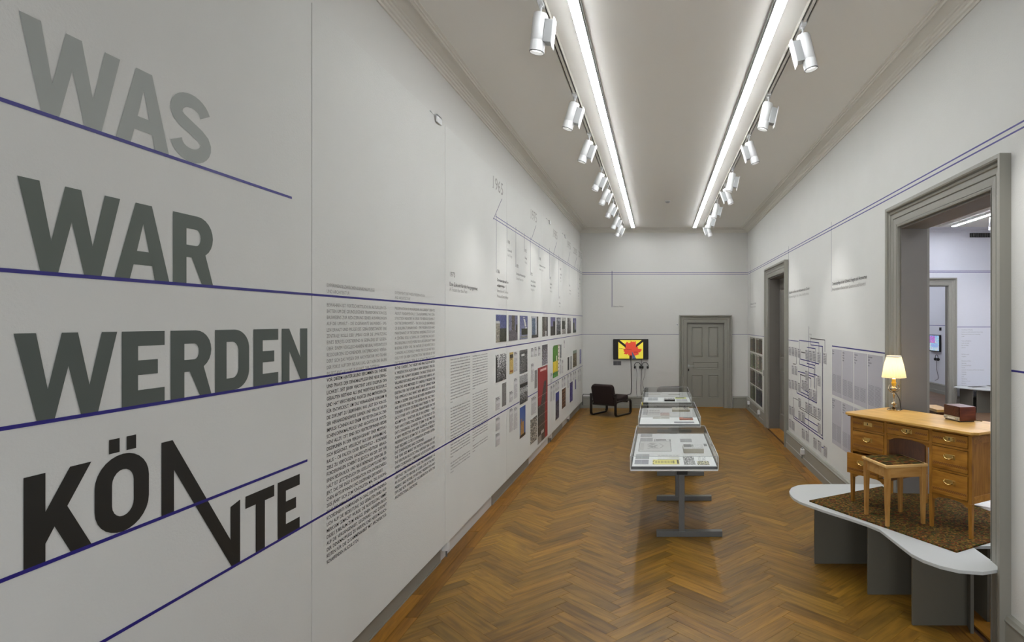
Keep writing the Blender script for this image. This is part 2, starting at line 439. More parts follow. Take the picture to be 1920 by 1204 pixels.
def big(p):
    cx = sum(q[0] for q in p[0]) / len(p[0]); cy = sum(q[1] for q in p[0]) / len(p[0])
    if cy < 3.6: return -1 / (10 + cy)
    px = 1234 + cx * F / cy; py = 604 + EYE * F / cy
    if px < 640 or px > 1960 or py > 1215: return -1
    # hidden under the platform: still built, but ranked behind
    return 1 / cy
planks.sort(key=big, reverse=True)
def plank_mesh(ps):
    v = []; f = []; uv = []; cols = []
    for poly, dr, org, col in ps:
        n = len(poly); b = len(v)
        ctr = (sum(q[0] for q in poly) / n, sum(q[1] for q in poly) / n)
        e = .0012
        ins = [(q[0] + (ctr[0] - q[0]) * .006, q[1] + (ctr[1] - q[1]) * .006) for q in poly]
        v += [(q[0], q[1], -.012) for q in poly] + [(q[0], q[1], -e) for q in poly] + [(q[0], q[1], 0) for q in ins]
        fs = [tuple(range(b + 2 * n, b + 3 * n))]
        for i in range(n):
            j = (i + 1) % n
            fs += [(b + i, b + j, b + n + j, b + n + i), (b + n + i, b + n + j, b + 2 * n + j, b + 2 * n + i)]
        ox, oy = R.uniform(0, 50), R.uniform(0, 50)
        d = {0: (s2, s2), 1: (-s2, s2), 2: (0, 1)}[dr]
        for fc in fs:
            f.append(fc); cols.append(col)
            for vi in fc:
                q = v[vi]; dx, dy = q[0] - org[0], q[1] - org[1]
                uv.append((dx * d[0] + dy * d[1] + ox, -dx * d[1] + dy * d[0] + oy + q[2]))
    return v, f, uv, cols
def plank_obj(ps, kind=None):
    v, f, uv, cols = plank_mesh(ps)
    me = bpy.data.meshes.new('plank'); me.from_pydata(v, [], f)
    ul = me.uv_layers.new(name='UVMap')
    ul.data.foreach_set('uv', np.array(uv, dtype=np.float32).ravel())
    ca = me.color_attributes.new('Col', 'FLOAT_COLOR', 'CORNER')
    buf = np.ones((len(me.loops), 4), dtype=np.float32); i = 0
    for fc, c in zip(f, cols):
        buf[i:i + len(fc), :3] = c; i += len(fc)
    ca.data.foreach_set('color', buf.ravel())
    me.materials.append(M['floorwood']); me.update()
    o = bpy.data.objects.new('plank', me); C.objects.link(o); o.parent = floor
    if kind: o['kind'] = kind
    return o
for p in planks[:300]: plank_obj([p])
pf = plank_obj(planks[300:], 'stuff'); pf.name = 'plank_field'

# floors of the adjoining rooms: boards
mb = MB().box(XR + WT + .01, 10.3, YF - .2, 22.3, -.12, -.002)
fl2 = wood_mat('dark_parquet', (84, 62, 44), (118, 92, 70), 0.4, 5, 14, uv=False, tint=False, axis='Y')
structure('floor_adjoining_room', mb, fl2)
# adjoining room
AX0, AX1, AH = 5.3, 7.09, 2.99
mb = MB().box(XR + WT, AX0, YB, YB + .12, 0, HC).box(AX1, 10.3, YB, YB + .12, 0, HC).box(AX0, AX1, YB, YB + .12, AH, HC)
structure('wall_adjoining_back', mb, M['cool'])
structure('wall_adjoining_right', MB().box(9, 9.3, 1.2, YB, 0, HC), M['cool'])
structure('wall_adjoining_front', MB().box(XR + WT, 9.3, 1.0, 1.2, 0, HC), M['cool'])
structure('wall_third_room_right', MB().box(8.3, 8.6, YB + .12, 22.3, 0, HC), M['cool'])
structure('wall_third_room_back', MB().box(3.7, 8.6, 22, 22.3, 0, HC), M['cool'])
structure('wall_third_room_left', MB().box(3.7, 4, YB + .12, 22.3, 0, HC), M['cool'])
mb = MB()
base_sweep(mb, (8.3, YB + .12), (8.3, 22), (-1, 0)); base_sweep(mb, (AX1 + .2, YB), (9, YB), (0, -1))
structure('baseboard_adjoining', mb, M['base'])
mb = MB()
for i in range(len(CP) - 1):
    (d0, z0), (d1, z1) = CP[i], CP[i + 1]
    mb.add([(XR + WT, YB - d0, HC + z0), (9, YB - d0, HC + z0), (9, YB - d1, HC + z1), (XR + WT, YB - d1, HC + z1)], [(0, 1, 2, 3)])
structure('trim_2', mb, M['cool'], fix=False)

# ------------------------------------------------------------------ doors
AP = [(0, -.02), (0, .028), (.012, .032), (.012, .026), (.024, .026), (.024, .03), (.075, .034), (.079, .024), (.084, .036), (.122, .04), (.126, .05),
      (.138, .056), (.143, .042), (.150, .044), (.156, .066), (.166, .072), (.19, .072), (.19, 0)]
def architrave(x0, x1, h, prof=AP):
    mb = MB(); n = len(prof)
    for i in range(n - 1):
        (d0, p0), (d1, p1) = prof[i], prof[i + 1]
        A = [(x0 - d0, 0, p0), (x0 - d0, h + d0, p0), (x1 + d0, h + d0, p0), (x1 + d0, 0, p0)]
        B = [(x0 - d1, 0, p1), (x0 - d1, h + d1, p1), (x1 + d1, h + d1, p1), (x1 + d1, 0, p1)]
        for k in range(3): mb.add([A[k], A[k + 1], B[k + 1], B[k]], [(0, 1, 2, 3)])
    for xs, sg in ((x0, -1), (x1, 1)):
        mb.add([(xs + sg * d, 0, p) for d, p in prof], [tuple(range(n))])
    return mb
def doorway(name, wf, x0, x1, h, depth, both=False):
    root = empty(name, mtx=wf.copy()); root['kind'] = 'structure'
    obj('architrave', architrave(x0, x1, h), M['grey'], root, fix=False)
    t = .018
    mb = MB().box(x0, x0 + t, 0, h - t, -depth, .0).box(x1 - t, x1, 0, h - t, -depth, .0).box(x0, x1, h - t, h, -depth, .0)
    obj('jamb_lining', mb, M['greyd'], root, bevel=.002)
    if both:
        mb = architrave(x0, x1, h); mb.v = [(a, b, -depth - c) for a, b, c in mb.v]
        obj('architrave', mb, M['grey'], root, fix=False)
    return root
d2 = doorway('door_2', WR, -OP[0][1], -OP[0][0], OP[0][2], WT, True)
d3 = doorway('door_3', WR, -OP[1][1], -OP[1][0], OP[1][2], WT)
obj('threshold', MB().box(-OP[0][1] + .018, -OP[0][0] - .018, -.01, .004, -WT, 0), M['oak'], d2)
obj('threshold', MB().box(-OP[1][1] + .018, -OP[1][0] - .018, -.01, .006, -WT, 0), M['oak'], d3)

def panelled_leaf(name, root, x0, x1, h, z, panels, m, t=.04):
    # z is the front face in the wall frame; raised panels in recesses
    leaf = obj(name, MB().box(x0, x1, .012, h, z - t, z - .012), m, root)
    xs = sorted({x0, x1, *[p[0] for p in panels], *[p[1] for p in panels]})
    ys = sorted({.012, h, *[p[2] for p in panels], *[p[3] for p in panels]})
    mb = MB()
    for i in range(len(xs) - 1):
        for j in range(len(ys) - 1):
            cx, cy = (xs[i] + xs[i + 1]) / 2, (ys[j] + ys[j + 1]) / 2
            if not any(p[0] < cx < p[1] and p[2] < cy < p[3] for p in panels):
                mb.box(xs[i], xs[i + 1], ys[j], ys[j + 1], z - .012, z)
    obj('stile_frame', mb, m, leaf)
    for (a, b, c, d) in panels:
        q = .035; e = .05
        mb = MB()
        # moulding slopes in, then raised field
        rr = [((a, c), (b, d), z + .006), ((a + .012, c + .012), (b - .012, d - .012), z + .008), ((a + .028, c + .028), (b - .028, d - .028), z - .010),
              ((a + q, c + q), (b - q, d - q), z - .010), ((a + e, c + e), (b - e, d - e), z - .002)]
        vv = []
        for (p, r, zz) in rr: vv += [(p[0], p[1], zz), (r[0], p[1], zz), (r[0], r[1], zz), (p[0], r[1], zz)]
        ff = [(16, 17, 18, 19)]
        for k in range(4):
            for q_ in range(4):
                n_ = (q_ + 1) % 4; ff.append((k * 4 + q_, k * 4 + n_, k * 4 + 4 + n_, k * 4 + 4 + q_))
        mb.add(vv, ff); obj('panel', mb, m, leaf)
    return leaf
d1 = doorway('door_1', WB, DX0, DX1, DH, .10)
obj('threshold', MB().box(DX0 + .018, DX1 - .018, -.01, .02, -.10, -.0), M['oak'], d1)
cx = (DX0 + DX1) / 2
def bx_(x): return (x / 6.02 + 1260 - 1234) * YB / F
def bh_(y): return EYE + (604 - (y / 6.02 + 580)) * YB / F
pn = [(bx_(218), bx_(352), bh_(548), bh_(196)), (bx_(405), bx_(532), bh_(548), bh_(196)), (bx_(228), bx_(532), bh_(680), bh_(592)),
      (bx_(218), bx_(352), bh_(1008), bh_(738)), (bx_(405), bx_(532), bh_(1008), bh_(738))]
lf = panelled_leaf('door_leaf', d1, DX0 + .018, DX1 - .018, DH - .018, -.045, pn, M['grey'])
hx, hh = bx_(188), bh_(640)
mb = MB().box(hx - .02, hx + .02, hh - .03, hh + .03, -.045, -.037).tube([(hx, hh, -.04), (hx, hh, .008), (hx + .012, hh, .014), (hx + .125, hh, .014)], .010, 10)
obj('door_handle', mb, M['silver'], lf, smooth=True)
mb = MB().box(hx - .015, hx + .015, hh - .13, hh - .07, -.045, -.038); obj('keyhole_plate', mb, M['dark'], lf)
# far doorway of the right wall: closed leaf at the far side of the thick wall
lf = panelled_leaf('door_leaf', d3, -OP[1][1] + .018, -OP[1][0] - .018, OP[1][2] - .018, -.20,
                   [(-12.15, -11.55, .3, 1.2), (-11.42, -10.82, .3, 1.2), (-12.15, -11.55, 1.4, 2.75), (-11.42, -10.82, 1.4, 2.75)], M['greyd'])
# doorway between the adjoining rooms
WA = frame((1, 0, 0), (0, -1, 0), (0, YB, 0))
d4 = doorway('door_4', WA, AX0, AX1, AH, .12)

# ------------------------------------------------------------------ wall graphics
def curve_mesh(polys, holes_ok=True):
    cu = bpy.data.curves.new('tmp', 'CURVE'); cu.dimensions = '2D'; cu.fill_mode = 'BOTH'
    for pl in polys:
        sp = cu.splines.new('POLY'); sp.points.add(len(pl) - 1)
        for i, p in enumerate(pl): sp.points[i].co = (p[0], p[1], 0, 1)
        sp.use_cyclic_u = True
    o = bpy.data.objects.new('tmp', cu)
    me = bpy.data.meshes.new_from_object(o)
    v = [tuple(q.co) for q in me.vertices]; f = [tuple(p.vertices) for p in me.polygons]
    bpy.data.objects.remove(o); bpy.data.curves.remove(cu); bpy.data.meshes.remove(me)
    return v, f
def flat(polys, z=.0006):
    v, f = curve_mesh(polys); mb = MB(); mb.add([(a, b, z) for a, b, _ in v], f); return mb

_tc = {}
def word(s, bold=0.0):
    k = (s, bold)
    if k not in _tc:
        cu = bpy.data.curves.new('t', 'FONT'); cu.body = s; cu.size = 1.0; cu.resolution_u = 2; cu.offset = bold
        o = bpy.data.objects.new('t', cu); me = bpy.data.meshes.new_from_object(o)
        v = [(q.co.x, q.co.y) for q in me.vertices]; f = [tuple(p.vertices) for p in me.polygons]
        wd = max([a[0] for a in v], default=.3)
        bpy.data.objects.remove(o); bpy.data.curves.remove(cu); bpy.data.meshes.remove(me)
        _tc[k] = (v, f, wd)
    return _tc[k]
CAPH = 0.729
def put_line(mb, s, x, y, cap, cond=0.62, width=None, bold=0.0, z=.0014, ang=0.0):
    k = cap / CAPH; ws = s.split(' '); ms = [word(q, bold) for q in ws if q]
    tot = sum(q[2] for q in ms) * k * cond; n = len(ms)
    sp = .28 * k * cond
    c2 = cond
    if width and n > 1:
        sp = (width - tot) / (n - 1)
        if sp < .38 * k * cond or sp > .9 * k:
            spt = .42 * k * cond; c2 = cond * width / (tot + spt * (n - 1)); sp = spt * c2 / cond
    cx = x
    for v, f, wd in ms:
        mb.add([(cx + a * k * c2, y + b * k, z) for a, b in v], f)
        cx += wd * k * c2 + sp
    return cx

def fit(s, cap, width):
    n = s.split(' '); return width / ((sum(word(q)[2] for q in n) + .28 * (len(n) - 1)) * cap / CAPH)

def seg(a, b, t, z0=0.0, z1=.001):
    a = Vector(a); b = Vector(b); d = (b - a).normalized(); n = Vector((-d.y, d.x)) * t / 2
    mb = MB(); return mb.prism([(a + n)[:], (a - n)[:], (b - n)[:], (b + n)[:]], z0, z1)
def line_thing(name, wf, a, b, t, label, cat='wall line', m='blue', group=None):
    o = obj(name, seg(a, b, t), M[m], mtx=wf); tag(o, label, cat, group); return o

# horizontal blue lines, left wall
yend = YB - .002
hA, hB, hC_, hD, hE = 2.727, 2.247, 1.799, 1.371, 1.035
line_thing('blue_line', WL, (YF + .1, hA), (lw(547, 0)[0], hA), .012, 'short blue line on which the word WAS stands, ends in mid wall')
line_thing('blue_line', WL, (YF + .1, hB), (yend, hB), .012, 'long blue line on the left wall on which the word WAR stands')
line_thing('blue_line', WL, (YF + .1, hC_), (yend, hC_), .012, 'long blue line on the left wall on which the word WERDEN stands')
line_thing('blue_line', WL, (YF + .1, hD), (lw(576, 0)[0], hD), .012, 'blue line under the K and Ö of KÖNNTE, ends near the panel seam')
line_thing('blue_line', WL, (YF + .1, hE), (yend, hE), .012, 'lowest long blue line on the left wall, under the last letters of KÖNNTE')
# the double line
t1, t2 = EYE + 1.205, EYE + 1.168
ys = lw(925, 0)[0]
for h_, nm in ((t1, 'upper'), (t2, 'lower')):
    line_thing('timeline_line', WL, (ys + (.09 if nm == 'upper' else 0), h_), (yend, h_), .008, nm + ' blue line of the double timeline on the left wall')
    line_thing('timeline_line', WB, (XL + .002, h_), (XR - .002, h_), .009, nm + ' blue line of the double line across the back wall')
    line_thing('timeline_line', WR, (-yend, h_), (-YF - .1, h_), .011, nm + ' blue line of the double line along the right wall above the doorways')
    line_thing('timeline_line', WA, (XR + WT + .002, h_ + .045), (8.99, h_ + .045), .012, nm + ' line of the double line seen in the adjoining room')
line_thing('blue_line', WB, (XL + .002, hC_), (DX0 - .192, hC_), .009, 'single blue line on the back wall above the screen, left of the door')
line_thing('blue_line', WB, (DX1 + .192, hC_), (XR - .002, hC_), .009, 'short single blue line on the back wall, right of the grey door')
line_thing('blue_line', WR, (-yend, hC_), (-OP[1][1] - .19, hC_), .010, 'blue line on the right wall above the eight photographs')
line_thing('blue_line', WR, (-OP[1][0] + .19, hC_), (rw(1497, 0)[0], hC_), .010, 'short blue line at the upper left of the organisation chart')
line_thing('blue_line', WR, (rw(1560, 0)[0], hC_), (-OP[0][1] - .19, hC_), .013, 'thick blue line above the grey text panels on the right wall')
line_thing('blue_line', WR, (-OP[0][0] + .192, hC_), (-YF - .1, hC_), .012, 'blue line on the right wall at the picture edge, right of the big doorway')
line_thing('blue_line', WA, (AX1 + .19, 1.98), (8.99, 1.98), .012, 'blue line above the list of names in the adjoining room')
line_thing('blue_line', frame((0, -1, 0), (-1, 0, 0), (8.3, 0, 0)), (-21.9, 2.0), (-YB - .35, 2.0), .012, 'dark line on the wall of the farthest room')

# ---- big letters (unit height; x as fraction of the letter's width)
def px_letters(x0, x1): return lw(x0, 0)[0], lw(x1, 0)[0]
def arc(cx, cy, rx, ry, a0, a1, n=10):
    return [(cx + rx * math.cos(math.radians(a0 + (a1 - a0) * i / n)), cy + ry * math.sin(math.radians(a0 + (a1 - a0) * i / n))) for i in range(n + 1)]
G = {}
G['W'] = [[(0, 1), (.188, 1), (.293, .35), (.422, 1), (.58, 1), (.698, .35), (.827, 1), (1, 1), (.789, 0), (.608, 0), (.4856, .60), (.358, 0), (.193, 0)]]
G['A'] = [[(.36, 1), (.66, 1), (1, 0), (.714, 0), (.665, .19), (.325, .19), (.26, 0), (0, 0)], [(.5, .74), (.385, .37), (.605, .37)]]
G['R'] = [[(0, 0), (0, 1), (.60, 1)] + arc(.60, .70, .40, .30, 90, -60) + [(1, 0), (.70, 0), (.45, .38), (.32, .38), (.32, 0)],
          [(.32, .80), (.32, .56), (.56, .56)] + arc(.56, .68, .115, .12, -90, 90, 8)]
G['E'] = [[(0, 0), (0, 1), (1, 1), (1, .80), (.36, .80), (.36, .605), (.83, .605), (.83, .405), (.36, .405), (.36, .20), (1, .20), (1, 0)]]
G['D'] = [[(0, 0), (0, 1), (.55, 1)] + arc(.55, .68, .45, .32, 90, 0) + arc(.55, .32, .45, .32, 0, -90) + [(.55, 0)],
          [(.32, .80), (.32, .20), (.48, .20)] + arc(.48, .36, .19, .16, -90, 0) + arc(.48, .64, .19, .16, 0, 90)]
G['N'] = [[(0, 0), (0, 1), (.28, 1), (.71, .44), (.71, 1), (1, 1), (1, 0), (.72, 0), (.29, .56), (.29, 0)]]
G['K'] = [[(0, 0), (0, 1), (.30, 1), (.30, .56), (.66, 1), (1, 1), (.62, .55), (1, 0), (.67, 0), (.43, .36), (.30, .20), (.30, 0)]]
G['O'] = [arc(.5, .64, .5, .36, 180, 0, 14) + arc(.5, .36, .5, .36, 0, -180, 14), arc(.5, .63, .20, .17, 180, 0, 10) + arc(.5, .37, .20, .17, 0, -180, 10)]
G['T'] = [[(0, 1), (1, 1), (1, .80), (.66, .80), (.66, 0), (.34, 0), (.34, .80), (0, .80)]]
def S_poly():
    c = arc(.5, .70, .355, .20, 12, 90, 6) + arc(.5, .70, .355, .20, 90, 200, 8)[1:] + [(.28, .575), (.5, .505), (.72, .435)] + arc(.5, .30, .365, .20, 20, -90, 8) + arc(.5, .30, .365, .20, -90, -172, 6)[1:]
    out = []; inn = []
    for i, p in enumerate(c):
        a = c[max(i - 1, 0)]; b = c[min(i + 1, len(c) - 1)]
        dx, dy = b[0] - a[0], b[1] - a[1]; l = math.hypot(dx, dy); nx, ny = -dy / l, dx / l
        out.append((p[0] + nx * .145, p[1] + ny * .10)); inn.append((p[0] - nx * .145, p[1] - ny * .10))
    return [out + inn[::-1]]
G['S'] = S_poly()
def big_word(text, label, spec, base, ht, m):
    root = thing('wall_lettering', label, 'lettering', mtx=WL.copy())
    for ch, x0, x1 in spec:
        a, b = px_letters(x0, x1)
        obj('letter', flat([[(a + (b - a) * p[0], base + ht * p[1]) for p in pl] for pl in G[ch]]), m, root)
    return root
big_word('WAS', 'big light grey word WAS, topmost of the four on the left wall', [('W', 35, 225), ('A', 217, 316.5), ('S', 319, 395)], hA + .006, .269, M['t_light'])
big_word('WAR', 'big dark grey word WAR, second from the top on the left wall', [('W', 32, 225), ('A', 214.5, 317), ('R', 324, 399)], hB + .006, .270, M['t_dark'])
big_word('WERDEN', 'big slate grey word WERDEN, third from the top on the left wall', [('W', 25, 219.5), ('E', 228, 308.5), ('R', 319.5, 396), ('D', 403, 467), ('E', 475, 521.5), ('N', 528, 576)],
         hC_ + .006, .262, M['t_dark2'])
root = big_word('KO', 'big black word KÖNNTE with a broken N, lowest on the left wall', [('K', 43.6, 171), ('O', 177, 279)], hD + .006, .268, M['t_black'])
def P(x, H): return (lw(x, 0)[0], EYE + H)
for a, b in ((204, 224), (237, 255)):
    obj('umlaut_dot', flat([[P(a, -.446), P(a, -.398), P(b, -.398), P(b, -.446)]]), M['t_black'], root)
H0, HE_ = -.729 + .006, hE + .006 - EYE
nn = [P(302.4, H0), P(302.4, -.45), P(323.5, -.45), P(432, -.942), P(432, -.80), P(450, -.785), P(450, HE_), P(433.8, HE_), P(326, -.565), P(326, H0)]
obj('letter', flat([nn]), M['t_black'], root)
for ch, x0, x1 in (('T', 460, 514), ('E', 520.5, 561.7)):
    a, b = px_letters(x0, x1)
    obj('letter', flat([[(a + (b - a) * p[0], hE + .006 + (EYE - .783 - hE - .006) * p[1]) for p in pl] for pl in G[ch]]), M['t_black'], root)

# ---- body texts
DE = """BEWAHREN IST FORTSCHRITTLICH: IN AKTUELLEN DE-|BATTEN UM DIE GRUNDLEGENDE TRANSFORMATION DES|BAUWESENS ZUR REDUZIERUNG SEINER AUSWIRKUNGEN|AUF DIE UMWELT – DIE SOGENANNTE BAUWENDE – SPIE-|LEN ERHALT UND PFLEGE DES GEBÄUDEBESTANDES EINE|ZENTRALE ROLLE. DER UMBAU ODER DIE UMNUTZUNG|EINES BEREITS EXISTIEREND N GEBÄUDES IST GEGEN-|ÜBER EINEM VERGLEICHBAREN NEUBAU WESENTLICH|RESSOURCEN SCHONENDER. ENTSPRECHEND VERÄN-|DERT SICH DAS WESEN DER ARCHITEKTUR: WO FRÜHER|DER FOKUS AUF DEM NEUBAU LAG, GILT NUN DAS BAUEN|IM BESTAND ALS DIE ZUKUNFT DER DISZIPLIN.|VOR DIESEM HINTERGRUND BEKOMMEN DIE THEORIE|UND PRAXIS DER DENKMALPFLEGE EINE NEUE DRING-|LICHKEIT. SEIT JEHER VERSTEHT DIESE DISZIPLIN DEN|GEBAUTEN BESTAND ALS EINE WERTVOLLE RESSOURCE|UND HAT VERSCHIEDENE ANSÄTZE UND METHODEN DA-|FÜR ENTWICKELT, UM DAS VORHANDENE SORGSAM IN|DIE ZUKUNFT ZU ÜBERFÜHREN. WAS LÄSST SICH VON DIE-|SER HERANGEHENSWEISE LERNEN UND WELCHE NEUEN|IMPULSE KÖNNEN AUS EINEM VERTIEFTEN DIALOG ZWI-|SCHEN DENKMALPFLEGE UND ARCHITEKTUR ENTSTE-|HEN? ALLZU OFT SIND SICH VERTRETER*INNEN BEIDER|DISZIPLINEN IN DER VERGANGENHEIT EHER MISSTRAU-|ISCH BEGEGNET, VIELLEICHT AUS DER ANNAHME HE-|RAUS – OB FALSCH ODER BERECHTIGT – KONTRÄRE|ZIELE ZU VERFOLGEN. ANGESICHTS HEUTIGER HERAUS-|FORDERUNGEN SCHEINT ES JEDOCH AN DER ZEIT FÜR|EINEN NEUEN BLICK UND NEUE BÜNDNISSE: DENN DER ER-|HALT IST LETZTENDLICH EIN GESELLSCHAFTLICHES PRO-|JEKT, DAS DIE ENGE KOOPERATION VON UNTERSCHIEDLI-|CHEN AKTEUR*INNEN UND DISZIPLINEN ERFORDERT.|2025 JÄHRT SICH ZUM FÜNFZIGSTEN MAL DAS EUROPÄI-|SCHE DENKMALSCHUTZJAHR VON 1975, IN DEM DURCH|KOORDINIERTE KAMPAGNEN IN GANZ EUROPA EINDRING-|LICH AUF DIE BEDEUTUNG DES GEBAUTEN ERBES AUF-|MERKSAM GEMACHT WURDE. DIE AUSSTELLUNG NIMMT|DIESES JUBILÄUM ZUM ANLASS, EINEN NÄHEREN BLICK|AUF DIE VERGANGENHEIT, GEGENWART UND ZUKUNFT|DER DENKMALPFLEGE ZU WERFEN, UND NEUE MÖGLICH-|KEITEN FÜR DIE ZUSAMMENARBEIT MIT ARCHITEKTUR-|SCHAFFENDEN AUSZULOTEN.""".split('|')
EN = """PRESERVATION IS PROGRESSIVE: IN CURRENT DEBATES|ABOUT FUNDAMENTALLY TRANSFORMING THE CON-|STRUCTION INDUSTRY IN ORDER TO REDUCE ITS IMPACT|ON THE ENVIRONMENT – THE SO-CALLED BAUWENDE,|OR BUILDING TURNAROUND – THE PRESERVATION AND|MAINTENANCE OF THE EXISTING BUILDING STOCK PLAYS|A CENTRAL ROLE. ALTERING OR CONVERTING AN EXIST-|ING BUILDING IS MUCH MORE RESOURCE-EFFICIENT THAN|BUILDING A NEW ONE. THE NATURE OF ARCHITECTURE IS|CHANGING ACCORDINGLY: WHERE THE FOCUS WAS PREVI-|OUSLY PUT ON NEW CONSTRUCTION, THE FUTURE OF THE|DISCIPLINE IS NOW SEEN AS BUILDING ON THE BUILT.|IN THIS CONTEXT, THE THEORY AND PRACTICE OF HISTOR-|IC PRESERVATION ALSO GAIN A NEW URGENCY. THE DIS-|CIPLINE HAS ALWAYS REGARDED THE BUILT STOCK AS A|VALUABLE RESOURCE AND HAS DEVELOPED VARIOUS AP-|PROACHES AND METHODS TO CAREFULLY PRESERVE THE|EXISTING FOR THE FUTURE. WHAT CAN BE LEARNED FROM|THIS APPROACH AND WHAT NEW IMPULSES CAN ARISE|FROM A DEEPER DIALOGUE BETWEEN PRESERVATION|AND ARCHITECTURE? ALL TOO OFTEN IN THE PAST, PRAC-|TITIONERS OF BOTH DISCIPLINES HAVE TENDED TO TREAT|EACH OTHER WITH SUSPICION, PERHAPS BASED ON THE|ASSUMPTION – WHETHER FALSE OR JUSTIFIED – THAT|THEY HAVE CONFLICTING AGENDAS. IN THE FACE OF TO-|DAY'S CHALLENGES, HOWEVER, IT SEEMS TO BE TIME FOR|A NEW PERSPECTIVE AND NEW ALLIANCES: AFTER ALL,|PRESERVATION IS ULTIMATELY A COLLECTIVE PROJECT|THAT REQUIRES CLOSE COOPERATION BETWEEN DIFFER-|ENT STAKEHOLDERS AND DISCIPLINES.|THE YEAR 2025 MARKS THE FIFTIETH ANNIVERSARY OF|THE EUROPEAN ARCHITECTURAL HERITAGE YEAR OF 1975,|WHEN COORDINATED CAMPAIGNS ACROSS EUROPE DREW|URGENT ATTENTION TO THE IMPORTANCE OF THE BUILT|HERITAGE. THE EXHIBITION TAKES THE ANNIVERSARY AS|AN OCCASION TO VENTURE A CLOSER LOOK AT THE PAST,|PRESENT, AND FUTURE OF HISTORIC PRESERVATION AND|EXPLORE NEW AVENUES OF COLLABORATION WITH THE|ARCHITECTURAL DISCIPLINE.""".split('|')
def text_column(lines, x0, x1, ytop, pitch, cap, nlight, hdr, label, short, bold):
    root = thing('wall_text', label, 'wall text', mtx=WL.copy())
    a, b = MB(), MB(); hm = MB()
    hy = EYE + (.201 - .003)
    for i, (h, wd) in enumerate(hdr): put_line(hm, h, x0, hy - i * pitch, cap, fit(h, cap, wd), bold=.0)
    for i, s in enumerate(lines):
        last = i in short
        put_line(a if i < nlight else b, s, x0, ytop - i * pitch, cap, .62, (x1 - x0) * (len(s) / 47.5 if last else 1), bold=0.0 if i < nlight else bold)
    obj('heading', hm, M['x_light'], root, fix=False, kind='stuff')
    obj('upper_paragraph', a, M['x_light'], root, fix=False, kind='stuff'); obj('lower_paragraph', b, M['x_dark'], root, fix=False, kind='stuff')
text_column(DE, lw(612, 0)[0], lw(724.5, 0)[0], 2.187, .0351, .0208, 12, [('EXPERIMENTE ZWISCHEN DENKMALPFLEGE', .588), ('UND ARCHITEKTUR', .258)],
            'German wall text in capitals, grey above and black below a blue line', (11, 31, 41), .007)
text_column(EN, lw(740, 0)[0], lw(815, 0)[0], 2.187, .0351, .0208, 12, [('EXPERIMENTS BETWEEN PRESERVATION', .56), ('AND ARCHITECTURE', .273)],
            'English wall text in capitals, right of the German one', (11, 29, 38), .007)
FILL = ('1975 wurde zum Jahr des Denkmals erklärt und die Städte Europas zeigten den Wert ihrer Bauten nach langem Abbruch und Umbau '
        'der Nachkriegszeit war das Bewusstsein für den Bestand gewachsen viele Vereine und Ämter nahmen daran teil und richteten '
        'Ausstellungen ein über alte Quartiere Dörfer und Plätze die neue Aufgaben fanden').split()
def serif_column(x0, x1, h0, pitch, blocks, cap, label, seed):
    rr = random.Random(seed); mb = MB(); h = h0; wd = x1 - x0
    for n in blocks:
        for i in range(n):
            ws = []; k = rr.randrange(len(FILL)); ln = 0
            while ln < 40: ws.append(FILL[k % len(FILL)]); ln += len(ws[-1]) + 1; k += 1
            last = i == n - 1
            put_line(mb, ' '.join(ws[:3] if last else ws), x0, h, cap, .55, None if last else wd)
            h -= pitch
        h -= pitch
    tag(obj('wall_text', mb, M['x_dark'], mtx=WL, fix=False), label, 'wall text')
serif_column(lw(844.5, 0)[0], lw(881, 0)[0], lw(844.5, 676)[1], .0272, (15, 17, 4), .0135, 'left one of two columns of small print under the 1975 heading', 3)
serif_column(lw(886, 0)[0], lw(914, 0)[0], lw(886, 668.5)[1] - .004, .0272, (13, 18, 3), .0135, 'right one of two columns of small print under the 1975 heading', 5)
def heading(wf, xy, rows, label, cat='wall text', widths=()):
    root = thing('wall_heading', label, cat, mtx=wf.copy())
    for (s, cap, h, mm), wd in zip(rows, widths):
        if isinstance(s, str):
            mb = MB(); put_line(mb, s, xy, h, cap, fit(s, cap, wd)); obj('text_line', mb, M[mm], root, fix=False, kind='stuff')
x0, h0 = lw(842.5, 518)
heading(WL, x0, [('1975', .045, h0, 'x_dark'), ('Eine Zukunft für die Vergangenheit', .036, lw(842.5, 535.5)[1], 'x_dark'), ('A Future for the Past', .036, lw(842.5, 545.5)[1], 'x_light')],
        'heading 1975 Eine Zukunft für die Vergangenheit, left wall', widths=(.15, .86, .51))
# timeline stems and entries: x, y top, y bottom, year, lines
ST = [(930.5, 401, 511, '1966', ['Denkmalpreis über das Puurn', 'und Schweizerhaus'], ['Selected from the Commune', 'Houses and Central Heritage'], .03),
      (950.3, 414, 455.5, '1968', ['Gassenwohl'], ['Small Change'], .03), (967, 426, 501, '1970', ['Europäisches Naturschutzjahr'], ['European Nature Year'], .03),
      (983, 437, 472, '1972', ['Raumpl.'], ['Planning'], .03), (994.4, 445, 516, '1975', ['Jahr des Denkmals', 'Bauen und Erhalten'], ['Heritage Year'], .03),
      (1010.5, 455, 487, '1978', ['Schutzinventar der Schweiz'], ['Inventory of Sites'], .03), (1030.3, 465, 523, '1983', ['Bundesfeier', 'Anlagen'], ['Federal feast'], .03),
      (1047.5, 478, 560, '1991', ['Wohnbau'], ['Housing'], .03), (1049.6, 480, 506, '1988', ['Schule für', 'Pflege'], ['School'], .03),
      (1067, 488, 537, '2000', ['Denkmaltag'], ['Heritage Day'], .03), (1083.4, 496, 543, '2010', ['Pflege', 'Umbau'], ['Repair'], .03), (1086, 500, 525, '2018', ['Baukultur'], ['Culture'], .03)]
ordw = ['first', 'second', 'third', 'fourth', 'fifth', 'sixth', 'seventh', 'eighth', 'ninth', 'tenth', 'eleventh', 'twelfth']
